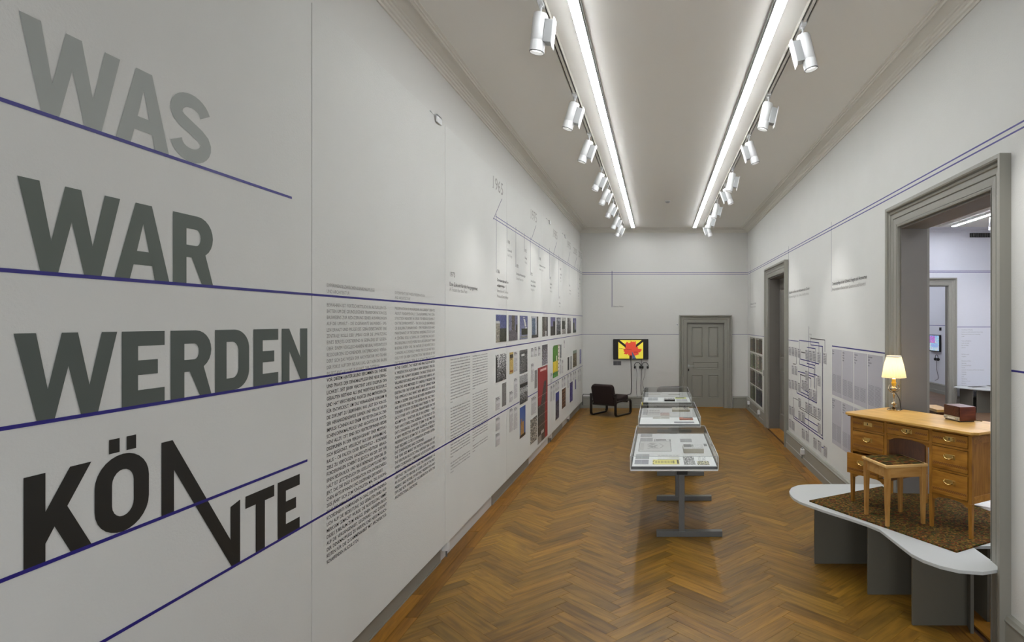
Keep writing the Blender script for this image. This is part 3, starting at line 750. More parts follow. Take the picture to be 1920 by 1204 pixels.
for i, (x, ya, yb, yr, de, en, cp) in enumerate(ST):
    root = thing('timeline_entry', '%s timeline stem from the left, dated %s, headed %s' % (ordw[i], yr, de[0]), 'timeline entry', mtx=WL.copy(), group='timeline entries on the left wall')
    a = lw(x, ya); b = lw(x, yb)
    obj('stem', seg((a[0], a[1]), (a[0], b[1]), .006), M['blued'], root)
    h = b[1]; mb = MB(); put_line(mb, yr, a[0] + .03, h, .045, .95); h -= .095
    for s in de: put_line(mb, s, a[0] + .03, h, .034, .98); h -= .062
    obj('title', mb, M['x_dark'], root, fix=False, kind='stuff')
    mb = MB()
    for s in en: put_line(mb, s, a[0] + .03, h, .034, .98); h -= .062
    obj('subtitle', mb, M['x_pale'], root, fix=False, kind='stuff')
YE = [('1965', 922, 371, 941, 373, 925, 411, 921.5), ('1975', 994, 420, 1005, 423, 996, 450, 0), ('1985', 1036, 450, 1044, 454, 1037.5, 477, 0), ('1995', 1062.5, 470, 1069, 472, 1064, 494, 0),
      ('2005', 1075, 481, 1081, 483, 1077, 502, 0), ('2015', 1084.5, 487, 1090, 489, 1086, 509, 0)]
for iy, (yr, tx, ty, x0, y0, x1, y1, _) in enumerate(YE):
    root = thing('year_marker', '%s large pale year from the left, %s, above a slanting blue tick' % (ordw[iy], yr), 'year marker', mtx=WL.copy(), group='large years above the timeline')
    q = lw(tx, ty); e = lw(x0, y0)
    mb = MB(); put_line(mb, yr, q[0], e[1] + .045, .148, (e[0] - q[0] + .05) / .148 * CAPH / word(yr)[2])
    # small serifs that give the numerals their book-face feet
    hh = e[1] + .045
    mb.add([(q[0] + .01, hh, .0014), (q[0] + .075, hh, .0014), (q[0] + .075, hh + .005, .0014), (q[0] + .01, hh + .005, .0014)], [(0, 1, 2, 3)]) if yr[0] == '1' else None
    obj('numerals', mb, M['x_pale'], root, fix=False, kind='stuff')
    obj('tick', seg(e, lw(x1, y1), .008), M['blued'], root)

# ---- printed pictures
def grid_print(name, wf, x0, x1, h0, h1, img, z0=0.0, t=.004, m='print', parent=None):
    ny, nx = img.shape[:2]; mb = MB(); cols = []
    xs = np.linspace(x0, x1, nx + 1); hs = np.linspace(h1, h0, ny + 1)
    v = [(x, h, z0 + t) for h in hs for x in xs]; f = []
    for j in range(ny):
        for i in range(nx):
            a = j * (nx + 1) + i; f.append((a + nx + 1, a + nx + 2, a + 1, a))
            cols.append(img[j, i])
    mb.add(v, f); n = len(mb.v)
    mb.add([(x0, h0, z0), (x1, h0, z0), (x1, h1, z0), (x0, h1, z0), (x0, h0, z0 + t), (x1, h0, z0 + t), (x1, h1, z0 + t), (x0, h1, z0 + t)],
           [(0, 1, 5, 4), (1, 2, 6, 5), (2, 3, 7, 6), (3, 0, 4, 7), (3, 2, 1, 0)])
    cols += [(.75, .75, .73)] * 5
    lc = [lin(tuple(np.clip(c, 0, 1) * 255)) for c in cols]
    return obj(name, mb, M[m], mtx=wf, cols=lc, fix=False, parent=parent)
NR = np.random.RandomState(5)
def canvas(nx, ny, c): return np.ones((ny, nx, 3)) * np.array(c) / 255.
def rect(im, x0, x1, y0, y1, c, a=1.0):
    ny, nx = im.shape[:2]; X0, X1, Y0, Y1 = int(x0 * nx), max(int(x0 * nx) + 1, int(round(x1 * nx))), int(y0 * ny), max(int(y0 * ny) + 1, int(round(y1 * ny)))
    im[Y0:Y1, X0:X1] = im[Y0:Y1, X0:X1] * (1 - a) + a * np.array(c) / 255.
def noise(im, amt, bw=True):
    ny, nx = im.shape[:2]; n = NR.randn(ny, nx, 1 if bw else 3) * amt; im[:] = np.clip(im + n, 0, 1); return im
def sky(nx, ny, top, bot):
    im = canvas(nx, ny, top); t = np.linspace(0, 1, ny)[:, None, None]; im[:] = np.array(top) / 255. * (1 - t) + np.array(bot) / 255. * t; return im
def tower(im, x0, x1, y0, y1, c, dk=.45, st=2):
    ny, nx = im.shape[:2]; rect(im, x0, x1, y0, y1, c)
    for j in range(int(y0 * ny), int(y1 * ny)):
        for i in range(int(x0 * nx), int(x1 * nx)):
            if (i + j // st) % 2 == 0: im[j, i] *= (1 - dk * NR.rand())
def green(im, x0, x1, y0, y1, c=(48, 52, 26)):
    ny, nx = im.shape[:2]
    for j in range(int(y0 * ny), int(y1 * ny)):
        for i in range(int(x0 * nx), int(x1 * nx)):
            im[j, i] = np.array(c) / 255. * (.4 + 1.2 * NR.rand())
def bwpic(nx, ny, top=120, bot=60, amt=.2, tint=(1, 1, 1)):
    im = sky(nx, ny, (top,) * 3, (bot,) * 3); noise(im, amt); im *= np.array(tint); return np.clip(im, 0, 1)
P_ = []
im = sky(30, 22, (72, 80, 150), (120, 130, 180)); tower(im, 0, .36, .3, 1, (190, 180, 160)); green(im, .36, 1, .5, 1); rect(im, 0, .35, .25, .3, (225, 225, 225)); P_.append((im, 'tower block under deep blue sky with dark trees'))
im = sky(30, 22, (110, 110, 150), (150, 150, 175)); tower(im, .35, .68, .02, .6, (110, 100, 85)); tower(im, 0, 1, .6, 1, (120, 112, 118)); green(im, .8, 1, .4, .7, (40, 42, 30)); P_.append((im, 'single dark tower over low houses'))
im = sky(30, 22, (95, 100, 165), (150, 155, 190))
for k in range(8): rect(im, .42 + k * .04, .62 + k * .045, .08 + k * .07, .11 + k * .07, (230, 228, 222))
green(im, .2, 1, .55, .85); rect(im, .1, 1, .88, .95, (150, 148, 140)); P_.append((im, 'slanting white balconies over a road'))
im = sky(26, 22, (215, 215, 225), (190, 190, 200)); tower(im, .08, .52, .1, .9, (110, 135, 165)); tower(im, .8, 1, .0, .95, (80, 76, 55)); rect(im, 0, 1, .88, 1, (70, 66, 60)); P_.append((im, 'blue glass tower on a white sky'))
im = canvas(24, 22, (96, 88, 78)); rect(im, .1, .3, 0, .7, (60, 54, 44)); rect(im, .6, .75, 0, .5, (150, 146, 140)); rect(im, .75, 1, 0, .9, (40, 38, 34)); rect(im, .5, .8, .75, 1, (200, 200, 196)); noise(im, .08); P_.append((im, 'dark timber uprights and a white object'))
im = sky(22, 22, (110, 106, 165), (150, 145, 180)); tower(im, 0, .5, .5, 1, (70, 64, 60)); tower(im, .5, 1, .25, 1, (52, 46, 40)); P_.append((im, 'dark gabled house on a violet sky'))
im = noise(sky(20, 20, (150, 150, 165), (60, 60, 60)), .15); rect(im, .3, .9, .1, .2, (190, 190, 205)); P_.append((im, 'white roof trusses over dark ground'))
im = canvas(18, 20, (190, 188, 184)); green(im, 0, .8, .2, .7, (52, 56, 40)); rect(im, .3, 1, .7, 1, (170, 165, 158)); noise(im, .08); P_.append((im, 'dark pine on a pale ground'))
im = noise(sky(18, 20, (175, 170, 172), (70, 66, 60)), .1); tower(im, .25, .5, 0, .9, (90, 84, 80)); P_.append((im, 'grey tower in haze'))
im = sky(16, 20, (90, 90, 165), (150, 150, 190)); green(im, 0, .5, .3, 1, (40, 44, 36)); rect(im, .5, .7, .1, .8, (200, 200, 205)); green(im, 0, 1, .8, 1, (40, 60, 30)); P_.append((im, 'thin white spire on a violet sky'))
PX = [(929.3, 949.1), (953.2, 969.9), (974.1, 988.8), (996.3, 1008.9), (1016.3, 1026.6), (1031.9, 1040.9), (1043, 1051), (1053.3, 1060.5), (1063.3, 1070.3), (1074, 1080)]
for k, ((im, d), (a, b)) in enumerate(zip(P_, PX)):
    noise(im, .06); im *= .82; g_ = im.mean(axis=2, keepdims=True); im[:] = g_ + (im - g_) * .85
    tag(grid_print('photo_print', WL, lw(a, 0)[0], lw(b, 0)[0], 1.866, 2.186, im), 'photo in the upper row, ' + d, 'photograph', 'row of ten photos on the left wall')
def lp(name, x0, x1, yt, yb, im, label, cat='photograph', group=None, z0=0.0):
    a, b = lw(x0, yt), lw(x1, 0); h0 = lw(x0, yb)[1]
    return tag(grid_print(name, WL, a[0], b[0], h0, a[1], im, z0=z0), label, cat, group)
im = bwpic(30, 40, 150, 45, .25); rect(im, 0, .12, .1, 1, (20, 20, 20)); rect(im, .25, .3, 0, .4, (190, 190, 190)); lp('photo_print', 929, 948.7, 666.2, 718, im, 'black and white photo of a crowd, below the first colour photo')
im = canvas(14, 40, (188, 162, 92)); rect(im, .1, .9, .12, .28, (60, 50, 34)); rect(im, .3, .7, .32, .36, (120, 96, 50)); rect(im, .1, .9, .85, .93, (150, 96, 48)); noise(im, .04)
lp('poster', 954.9, 961.9, 661.3, 701.8, im, 'narrow ochre yellow poster beside the crowd photo', 'poster')
im = bwpic(26, 34, 90, 80, .12); rect(im, .25, .6, .2, .26, (200, 200, 200)); rect(im, 0, 1, .1, .18, (70, 70, 70)); lp('photo_print', 973.7, 988.4, 657.4, 702, im, 'black and white photo of a wide roof, above the blue line')
im = bwpic(26, 40, 150, 60, .22); rect(im, 0, 1, 0, .3, (150, 150, 150), .7); rect(im, 0, 1, .3, .42, (30, 30, 30)); rect(im, 0, 1, .5, .62, (190, 190, 190), .6); lp('photo_print', 974, 988.6, 705.6, 759.6, im, 'black and white photo of cars, lying over the lowest blue line', z0=.0015)
im = sky(20, 44, (62, 88, 150), (96, 116, 160)); tower(im, .15, .7, .5, .95, (176, 136, 80), .3); rect(im, .2, .35, .4, .6, (150, 110, 64)); rect(im, 0, 1, .92, 1, (60, 46, 34)); lp('photo_print', 974, 984.8, 765.4, 823.6, im, 'tall photo of a yellow church under deep blue sky')
im = bwpic(20, 32, 120, 110, .25, (1, .97, .9)); lp('photo_print', 994, 1006.4, 787.8, 835, im, 'sepia portrait photo low on the wall, left of the red poster')
im = bwpic(20, 32, 70, 120, .18, (.95, .93, 1)); rect(im, 0, 1, 0, .2, (60, 58, 66), .6); lp('photo_print', 1016, 1026.3, 647.5, 685.7, im, 'violet grey street photo directly above the red poster')
im = canvas(34, 100, (146, 40, 40))
for j in range(100):
    t = j / 100
    if t > .2:
        a_ = .62 - .4 * min(1, (t - .2) / .35) ; b_ = .80 + .0 * t
        for i in range(34):
            u = i / 34
            if (t < .5 and a_ < u < .86 - (t - .2) * .4) or (t >= .5 and u < .70 - .0 * t) : im[j, i] = np.array((62, 58, 54)) / 255 * (.5 + NR.rand())
for k in range(4): rect(im, .05, .95, .38 + k * .13, .385 + k * .13, (200, 180, 170), .5)
rect(im, .25, .85, .03, .06, (215, 170, 165)); rect(im, 0, .35, .9, 1, (150, 146, 140)); rect(im, .35, .6, .86, .9, (190, 186, 180))
lp('poster', 1007.7, 1026, 690.7, 834.4, im, 'large red poster with a dark drawing, reaching the foot of the left wall', 'poster', z0=.002)
def caption(x0, x1, yt, yb, label, rows=16, dark=False, hd=True, z0=0.0, g='caption texts on the left wall', c0=(196, 194, 194), c1=(158, 156, 157)):
    im = canvas(8, rows * 2, c0)
    for j in range(rows):
        if 3 <= j <= 4 and hd: continue
        c = (70, 68, 68) if j < 2 and hd else c1
        im[2 * j + 1, :(7 if j % 4 else 5)] = np.array(c) / 255.
    return lp('caption', x0, x1, yt, yb, im, label, 'caption', g, z0)
caption(941, 948.7, 719.4, 763, 'dark grey text strip under the crowd photo', 20, hd=False, c0=(132, 130, 128), c1=(96, 94, 92))
caption(1002, 1006.7, 694.8, 728.9, 'dark grey text strip at the left edge of the red poster', 18, hd=False, c0=(140, 136, 134), c1=(100, 96, 96))
CAPS = [(929, 937, 746, 770, 'small caption under the crowd photo, above the lowest blue line'), (929, 937, 784.5, 809, 'upper of two captions below the blue line, far left of the prints'),
        (929, 937, 814, 838, 'lower of two captions below the blue line, far left of the prints'), (955, 961.5, 734.7, 754.6, 'short caption under the ochre poster, touching the blue line'),
        (955, 961.5, 767, 811, 'tall caption below the blue line, under the ochre poster'), (963.5, 969.8, 660, 697, 'caption between the ochre poster and the roof photo'),
        (963.5, 969.8, 709.8, 748, 'caption left of the parked cars photo'), (963.5, 969.8, 764.6, 806, 'tall caption left of the yellow church photo'),
        (995.6, 1000.6, 652.5, 670, 'first of three tiny captions right of the roof photo'), (1002, 1006.7, 651, 668.5, 'second of three tiny captions right of the roof photo'), (1008.9, 1013, 649.5, 667, 'third of three tiny captions right of the roof photo'),
        (995.6, 1001, 682, 716, 'caption left of the upper end of the red poster'), (996, 1005.5, 746, 779, 'wide caption left of the red poster, above the sepia portrait'),
        (1032, 1035.5, 700, 718, 'caption left of the green poster foot'), (1032, 1035.3, 724, 753, 'first caption right of the red poster below the blue line'), (1036.6, 1039.7, 721, 751, 'second caption right of the red poster below the blue line'),
        (1041, 1044, 716, 733, 'third caption right of the red poster below the blue line'), (1045.2, 1048, 714, 731, 'caption above the night view photo'), (1049.5, 1052, 673, 702, 'caption under the grey strip beside the green poster'),
        (1053.2, 1055.8, 675, 700, 'second caption beside the green poster'), (1053.4, 1056, 709, 727, 'left caption above the brown bookshelf photo'), (1057.2, 1060, 706, 725, 'right caption above the brown bookshelf photo'),
        (1064, 1066.6, 702, 728, 'caption left of the violet poster'), (1069, 1071.6, 699, 716, 'left caption above the violet poster'), (1074.3, 1076.6, 697, 713, 'caption under the olive photo'),
        (1077.9, 1080, 695, 710, 'caption above the narrow violet strip'), (1083.2, 1085.2, 693, 716, 'last caption but one before the back corner'), (1086.6, 1088.4, 691, 714, 'last caption before the back corner'),
        (1057, 1058.8, 638, 652, 'lone tiny caption high under the row of photos')]
for x0, x1, yt, yb, lb in CAPS: caption(x0, x1, yt, yb, lb, max(6, int((yb - yt) / 2.2)), z0=.0012 if 'blue line' in lb else 0)
# green and yellow shaped poster with its white strip
im = canvas(26, 50, (70, 128, 38)); rect(im, 0, 1, .5, .85, (204, 182, 40)); rect(im, 0, .55, .5, .8, (226, 200, 50)); rect(im, .5, .6, .35, .5, (236, 236, 220)); rect(im, 0, 1, .85, .93, (60, 120, 50)); rect(im, .1, .3, .93, 1, (80, 160, 70))
rect(im, .78, 1, .0, 1, (214, 206, 190)); rect(im, .85, 1, 0, .06, (140, 110, 90))
for k in range(7): rect(im, .86, .94, .12 + k * .12, .16 + k * .12, (60, 50, 50))
for k in range(3): rect(im, 0, .1 - .03 * k, k * .02, k * .02 + .02, (198, 196, 192))
noise(im, .02); lp('poster', 1036.2, 1048.6, 648.6, 709.8, im, 'bright green and yellow poster on the left wall', 'poster')
SM = [(1049.2, 1052.3, 646.6, 672, (120, 122, 124), 'thin grey picture strip at the top right of the green poster'), (1063.9, 1067, 670.6, 695, (36, 36, 38), 'small black picture standing on the blue line'),
      (1069.2, 1071.8, 668.6, 693, (128, 128, 126), 'small mid grey picture right of the black one'), (1074, 1080.9, 658, 689.8, (88, 74, 36), 'olive and brown picture above the end of the blue line'),
      (1086.4, 1089.5, 655.7, 682.8, (120, 118, 160), 'bluish narrow picture nearest to the back corner'), (1041.3, 1047.9, 737.7, 788.6, (62, 58, 74), 'night view photo with blue sky, low on the wall'),
      (1053.2, 1060.3, 731, 767.6, (86, 54, 34), 'brown bookshelf photo low on the wall'), (1068, 1073.4, 718.4, 755.6, (58, 46, 116), 'violet poster low on the wall'), (1077.8, 1080, 712.4, 730.6, (84, 76, 130), 'narrow violet strip near the back corner')]
for x0, x1, yt, yb, c, lb in SM:
    im = noise(canvas(12, 22, c), .1)
    if 'night' in lb: rect(im, 0, 1, 0, .3, (62, 66, 140))
    if 'olive' in lb: rect(im, 0, 1, 0, .16, (120, 136, 120))
    if 'bookshelf' in lb:
        for k in range(5): rect(im, .1, .9, .1 + k * .18, .16 + k * .18, (170, 130, 90), .6)
    lp('photo_print', x0, x1, yt, yb, im, lb)

# panel brackets at the top edge of the panels
for k, (x, y, lb) in enumerate(((820, 213, 'small white bracket on the panel top, nearest of three'), (1030, 408, 'small white bracket on the panel top, middle one of three'), (1059, 441, 'small white bracket on the panel top, nearest to the back wall'))):
    y_ = F * -XL / (1234 - x)
    mb = MB().box(-.02, .03, -.06, .06, 0, .012).box(.018, .03, -.06, .06, -.05, .012).tube([(0, -.03, .0), (-.04, -.03, .05)], .006, 8)
    o = obj('panel_bracket', mb, M['white'], bevel=.002); o.location = (XL - .01, y_, 3.812); tag(o, lb, 'bracket', 'panel brackets')
# service boxes at the foot of the walls
def box_socket(x, y, z, nrm, lb):
    root = thing('service_box', lb, 'socket', (x, y, z), 0, 'sockets on the baseboards')
    s = nrm
    obj('housing', MB().box(min(0, s * .05), max(0, s * .05), -.035, .035, -.04, .04), M['white'], root, bevel=.004)
    obj('knob', MB().lathe([(.014, 0), (.014, .02), (.010, .024)], 16).xf(Matrix.Translation((s * .025, 0, .038))), M['silver'], root)
    obj('cable_stub', MB().tube([(s * .03, 0, -.04), (s * .03, .0, -.10)], .008, 8), M['steel'], root)
box_socket(XR - .038, 9.2, .19, -1, 'white socket box on the right baseboard under the organisation chart')
box_socket(XR - .038, 13.2, .19, -1, 'white socket box on the right baseboard, right one under the photo grid')
box_socket(XR - .038, 14.7, .20, -1, 'white socket box on the right baseboard, left one under the photo grid')
box_socket(XLW + .007, 5.52, .125, 1, 'pale socket at the foot of the left wall, nearest to the viewer')
box_socket(XLW + .007, 10.85, .125, 1, 'pale socket at the foot of the left wall below the posters')
box_socket(XLW + .007, 13.0, .125, 1, 'pale socket at the foot of the left wall near the corner')

# ---- right wall: photo grid
RX = [(14.81, 14.02), (13.93, 13.09)]; RH = [(1.75, 1.42), (1.385, 1.04), (1.01, .675), (.655, .31)]
rd = [['street with gabled roofs', 'shop fronts in orange light'], ['pale green facade', 'white arched courtyard'], ['old brick facade', 'market square with stalls'], ['garden and wall', 'dark night roofs']]
rc = [[(88, 80, 60), (86, 74, 60)], [(104, 108, 84), (142, 136, 122)], [(84, 76, 66), (98, 94, 88)], [(84, 88, 62), (48, 50, 58)]]
for j, (ht, hb) in enumerate(RH):
    for i, (a, b) in enumerate(RX):
        im = canvas(26, 16, rc[j][i]); noise(im, .06, False)
        noise(im, .08); rect(im, 0, 1, 0, .15, (190, 188, 180), .6); tower(im, .1, .4, .15, .8, tuple(v * 1.1 for v in rc[j][i])); tower(im, .5, .85, .1, .85, tuple(v * .7 for v in rc[j][i]))
        rect(im, 0, .08, 0, 1, (50, 44, 38), .6)
        tag(grid_print('photo_print', WR, -a, -b, hb, ht, im), '%s right wall photo grid, %s row, %s column, %s' % ('small', ['top', 'second', 'third', 'bottom'][j], ['left', 'right'][i], rd[j][i]),
            'photograph', 'eight photos on the right wall')
im = canvas(6, 20, (128, 124, 118)); im[1::2] *= .7
tag(grid_print('caption', WR, -12.98, -12.62, .98, 1.10, im), 'small grey caption at the door frame beside the eight photos', 'caption')
# stems and headings, right wall
def rstem(x, ya, yb, de, en, lb, wd, cap=.045):
    root = thing('wall_heading', lb, 'wall text', mtx=WR.copy()); a = rw(x, ya); b = rw(x, yb)
    obj('stem', seg((a[0], a[1]), (a[0], b[1]), .006), M['blued'], root)
    mb = MB(); put_line(mb, de, a[0] + .04, b[1] + .075, cap, fit(de, cap, wd)); obj('title', mb, M['x_dark'], root, fix=False, kind='stuff')
    mb = MB(); put_line(mb, en, a[0] + .04, b[1] + .005, cap, fit(en, cap, wd * .97)); obj('subtitle', mb, M['x_pale'], root, fix=False, kind='stuff')
rstem(1559, 416, 547, 'Denkmalpflege in der Schweiz: Fragen und Antworten', 'Preservation in Switzerland: Questions and Answers', 'heading Denkmalpflege in der Schweiz on a thin stem', 1.3)
rstem(1478.5, 462, 560, 'Modelle und Ämter des Netzwerks der Dörfer', 'Networking of the Swiss Institutions', 'two line heading on a stem above the organisation chart', 1.42)
rstem(1407, 496, 578, 'Farbdias aus der Stadt', 'Town slides', 'small two line heading above the eight photos', .8)
# organisation chart
root = thing('organisation_chart', 'organisation chart of small grey boxes joined by blue and black lines', 'chart', mtx=WR.copy())
def cw(x, y): return rw(1475 + x / 4.01, 560 + y / 4.01)
BX = [(17, 355), (40, 358), (63, 364), (87, 370), (143, 380), (172, 384), (200, 388), (233, 396), (278, 402), (40, 495), (62, 500), (142, 535), (233, 570), (17, 600), (40, 605), (63, 612), (88, 625),
      (116, 605), (140, 610), (168, 668), (200, 680), (90, 740), (143, 770), (170, 780), (203, 800), (235, 815), (20, 795), (42, 805), (90, 835), (115, 845), (235, 925), (20, 895), (42, 912), (116, 968), (145, 985),
      (203, 1035), (236, 1055), (280, 1095)]
for x, y in BX:
    a = cw(x, y); b = cw(x + (19 if x < 100 else 24), y); hgt = .135
    im = canvas(7, 14, (178, 176, 178)); im[1, :3] = .28; im[4::2, :6] = .55
    grid_print('chart_box', None, a[0], b[0], a[1] - hgt - .02, a[1] - .01, im, z0=.0025, t=.001, parent=root)
LN = [((95, 313), (243, 333), 'b'), ((95, 313), (95, 375), 't'), ((243, 333), (243, 400), 't'), ((180, 300), (288, 312), 'k'), ((180, 300), (180, 350), 't'), ((288, 312), (288, 402), 't'), ((183, 348), (272, 360), 'b'), ((272, 360), (272, 1055), 'v'),
      ((153, 366), (217, 377), 'b'), ((217, 377), (217, 500), 't'), ((110, 402), (142, 409), 'k'), ((103, 455), (180, 473), 'b'), ((103, 455), (103, 380), 't'), ((185, 475), (243, 492), 'b'), ((243, 400), (243, 492), 't'),
      ((97, 492), (207, 526), 'b'), ((97, 380), (97, 492), 't'), ((207, 526), (207, 670), 'v'), ((153, 487), (213, 503), 'b'), ((213, 503), (213, 680), 'v'), ((48, 490), (68, 494), 'k'), ((85, 547), (142, 562), 'b'), ((167, 558), (230, 577), 'b'),
      ((167, 576), (207, 590), 'b'), ((227, 597), (227, 690), 't'), ((103, 570), (183, 600), 'k'), ((103, 570), (103, 640), 't'), ((183, 600), (183, 668), 't'), ((112, 668), (168, 690), 'b'), ((125, 685), (170, 708), 'b'), ((103, 700), (222, 760), 'b'),
      ((77, 708), (228, 785), 'b'), ((228, 690), (228, 785), 't'), ((77, 640), (77, 708), 't'), ((50, 745), (90, 765), 'g'), ((50, 745), (50, 885), 't'), ((98, 810), (250, 900), 'g'), ((98, 825), (250, 918), 'g'), ((52, 883), (268, 1030), 'b'),
      ((52, 898), (275, 1057), 'b'), ((52, 883), (52, 898), 't'), ((137, 897), (235, 958), 'b'), ((268, 360), (268, 1030), 't'), ((263, 1115), (280, 1125), 'b'), ((155, 690), (168, 765), 't'), ((73, 410), (73, 495), 't'), ((155, 385), (155, 487), 't'), ((180, 410), (180, 473), 't')]
for a, b, k in LN:
    mm = {'b': 'blue', 'k': 'x_dark', 't': 'blued', 'v': 'blued', 'g': 'x_dark'}[k]; tt = {'b': .013, 'k': .012, 't': .008, 'v': .012, 'g': .007}[k]
    obj('chart_line', seg(cw(*a), cw(*b), tt, .0005, .002), M[mm], root)
a = rw(1516.7, 612); obj('stem', seg(a, (a[0], rw(1516.7, 826)[1]), .006, .0005, .0022), M['blued'], root)
mb = MB(); put_line(mb, '9', a[0] + .03, a[1] - .04, .03, .6); put_line(mb, 'Entscheidungen', a[0] + .03, a[1] - .125, .03, .55); put_line(mb, 'Decisions made', a[0] + .03, a[1] - .17, .03, .55); obj('chart_title', mb, M['x_light'], root, fix=False, kind='stuff')
# eight grey text panels
cxs = [(7.85, 7.448), (7.415, 7.004), (6.966, 6.541), (6.514, 6.09)]
tit = [['Die Schweiz', 'Switzerland'], ['Baudenkmal', 'schützen', 'Protecting', 'Buildings'], ['Fotos und Archiv', 'Heute', 'Photo Archive', 'Today'], ['Die grossen Bauten', 'Zukunft', 'The Big Houses', 'Future']]
tit2 = [['Fragen zur Stadt', 'Wohnen', 'Housing and City', 'Tomorrow'], ['Denkmalpflege', 'im Wandel der Zeit', 'Preservation', 'in Change'], ['Ortsbilder', 'Sites'], ['Dörfer', 'Villages']]
lo = ['first', 'second', 'third', 'fourth']
for j, (ht, hb) in enumerate(((1.765, 1.19), (1.15, .585))):
    for i, (a, b) in enumerate(cxs):
        root = thing('information_sheet', '%s lavender grey text sheet from the left, %s row, right wall' % (lo[i], ['upper', 'lower'][j]), 'text sheet', mtx=WR.copy(), group='lavender grey text sheets')
        obj('sheet', MB().box(-a, -b, hb, ht, 0, .002), mat_panel if False else M.setdefault('lav', mat('lavender_grey_sheet', (176, 174, 180), .7)), root)
        mb = MB(); hh = ht - .035
        for s in (tit, tit2)[j][i]: put_line(mb, s, -a + .012, hh, .017, .7, bold=.01); hh -= .03
        obj('title', mb, M['x_dark'], root, fix=False, kind='stuff') if False else None
        o = obj('title', mb, M['x_dark'], root, fix=False, kind='stuff', mtx=Matrix.Translation((0, 0, .0012)))
        mb = MB(); y = ht - .32 - (.03 * (i % 3))
        while y > hb + .05:
            for c0, c1 in ((.012, .195), (.21, .395)):
                mb.add([(-a + c0, y, .0026), (-a + c1 - R.uniform(0, .02), y, .0026), (-a + c1 - .01, y + .0045, .0026), (-a + c0, y + .0045, .0026)], [(0, 1, 2, 3)])
            y -= .0125
        obj('small_print', mb, M['x_print'], root, fix=False, kind='stuff')

# ---- back wall: stem and title
root = thing('wall_heading', 'short title on a blue stem hanging from the double line, back wall', 'wall text', mtx=WB.copy())
a = bw(1147.5, 508); b = bw(1147.5, 576)
obj('stem', seg((a[0], a[1] + .0), (a[0], b[1]), .012), M['blued'], root)
mb = MB(); put_line(mb, 'Recent Films', a[0] + .035, b[1], .034, 1.0); obj('title', mb, M['x_dark'], root, fix=False, kind='stuff')

# ------------------------------------------------------------------ screen, headphones, cables
tv = thing('wall_screen', 'flat black screen showing a red and yellow picture on the back wall', 'screen', mtx=WB.copy())
tx0, tx1, th0, th1 = -1.095, -.24, 1.19, 1.685
obj('screen_body', MB().box(tx0, tx1, th0, th1, .02, .065), M['deep'], tv, bevel=.004)
obj('wall_mount', MB().box(tx0 + .2, tx1 - .2, th0 + .1, th1 - .1, 0, .02), M['steel'], tv)
nx, ny = 150, 86; im = canvas(nx, ny, (10, 8, 8))
for j in range(ny):
    for i in range(nx):
        x = (i + .5) / nx * 435; y = (j + .5) / ny * 250
        if 60 < x < 375 and 8 < y < 243:
            c = (232, 212, 70)
            ang = math.atan2(y - 120, x - 222); r = math.hypot(x - 222, (y - 120)) ; lim = 92 + 10 * math.sin(5 * ang + 1) + 7 * math.sin(11 * ang) + 5 * math.sin(23 * ang)
            if x > 222 and y > 120: lim += 26 * max(0, math.cos(ang - .55))
            if r < lim and not (y > 200 and abs(x - 215) > 60): c = (214, 72, 48)
            d1_ = (x - 95) * .62 - (y - 40) * .78; d2_ = (x - 340) * .62 + (y - 40) * .78
            if abs(d1_) < 14 and x < 155: c = (20, 12, 10)
            if abs(d2_) < 14 and x > 285: c = (20, 12, 10)
            if abs(y - (118 + .12 * (x - 120))) < 2.2 and 70 < x < 225: c = (120, 50, 40)
            if 200 < x < 232 and y > 203: c = (30, 10, 12)
            if y > 150 and (x - 232) > (y - 150) * .05 and (x - 232) < (y - 150) * .58: c = (70, 92, 124)
            if 255 < x < 305 and 158 < y < 166: c = (170, 40, 34)
            im[j, i] = np.array(c) / 255.
grid_print('screen_picture', None, tx0 + .008, tx1 - .008, th0 + .008, th1 - .008, im, z0=.0652, t=.0008, m='screen', parent=tv)
im = canvas(14, 12, (96, 94, 96)); im[2::2, :6] *= .7; im[2::2, 8:] *= .75
tag(grid_print('caption', WB, bw(1150, 0)[0], bw(1164.6, 0)[0], bw(0, 685)[1], bw(0, 677.3)[1], im), 'small dark grey caption plate under the left end of the screen', 'caption')
def wb_tube(name, pts, r, m, parent=None, label=None):
    o = obj(name, MB().tube([(q[0], q[1], q[2]) for q in pts], r, 8), m, parent, smooth=True, mtx=WB.copy() if parent is None else None)
    if label: tag(o, label, 'cable')
    return o
def smooth_path(pts, n=8):
    out = []
    P0 = [Vector(p) for p in pts]; P0 = [P0[0]] + P0 + [P0[-1]]
    for i in range(1, len(P0) - 2):
        for k in range(n):
            t = k / n; a, b, c, d = P0[i - 1:i + 3]
            out.append(.5 * ((2 * b) + (c - a) * t + (2 * a - 5 * b + 4 * c - d) * t * t + (3 * b - a - 3 * c + d) * t ** 3))
    out.append(P0[-1]); return [tuple(q) for q in out]
def q_(x, y, z=.03): a = bw(1100 + x / 6.69, 620 + y / 6.69); return (a[0], a[1], z)
wb_tube('screen_cable', smooth_path([q_(555, 360), q_(560, 520, .02), q_(560, 740, .02), q_(525, 800, .055), q_(300, 803, .055), q_(0, 795, .055), q_(-42, 800, .055), q_(-47, 850, .06), q_(-45, 930, .062)]), .008, M['black'], None,
        'thick black cable from the screen down and along the baseboard')
wb_tube('screen_cable', smooth_path([q_(686, 360), q_(688, 520, .02), q_(680, 700, .02), q_(690, 800, .05), q_(720, 740, .03), q_(760, 705, .02)]), .005, M['black'], None, 'thin black cable hanging between the two headphones')
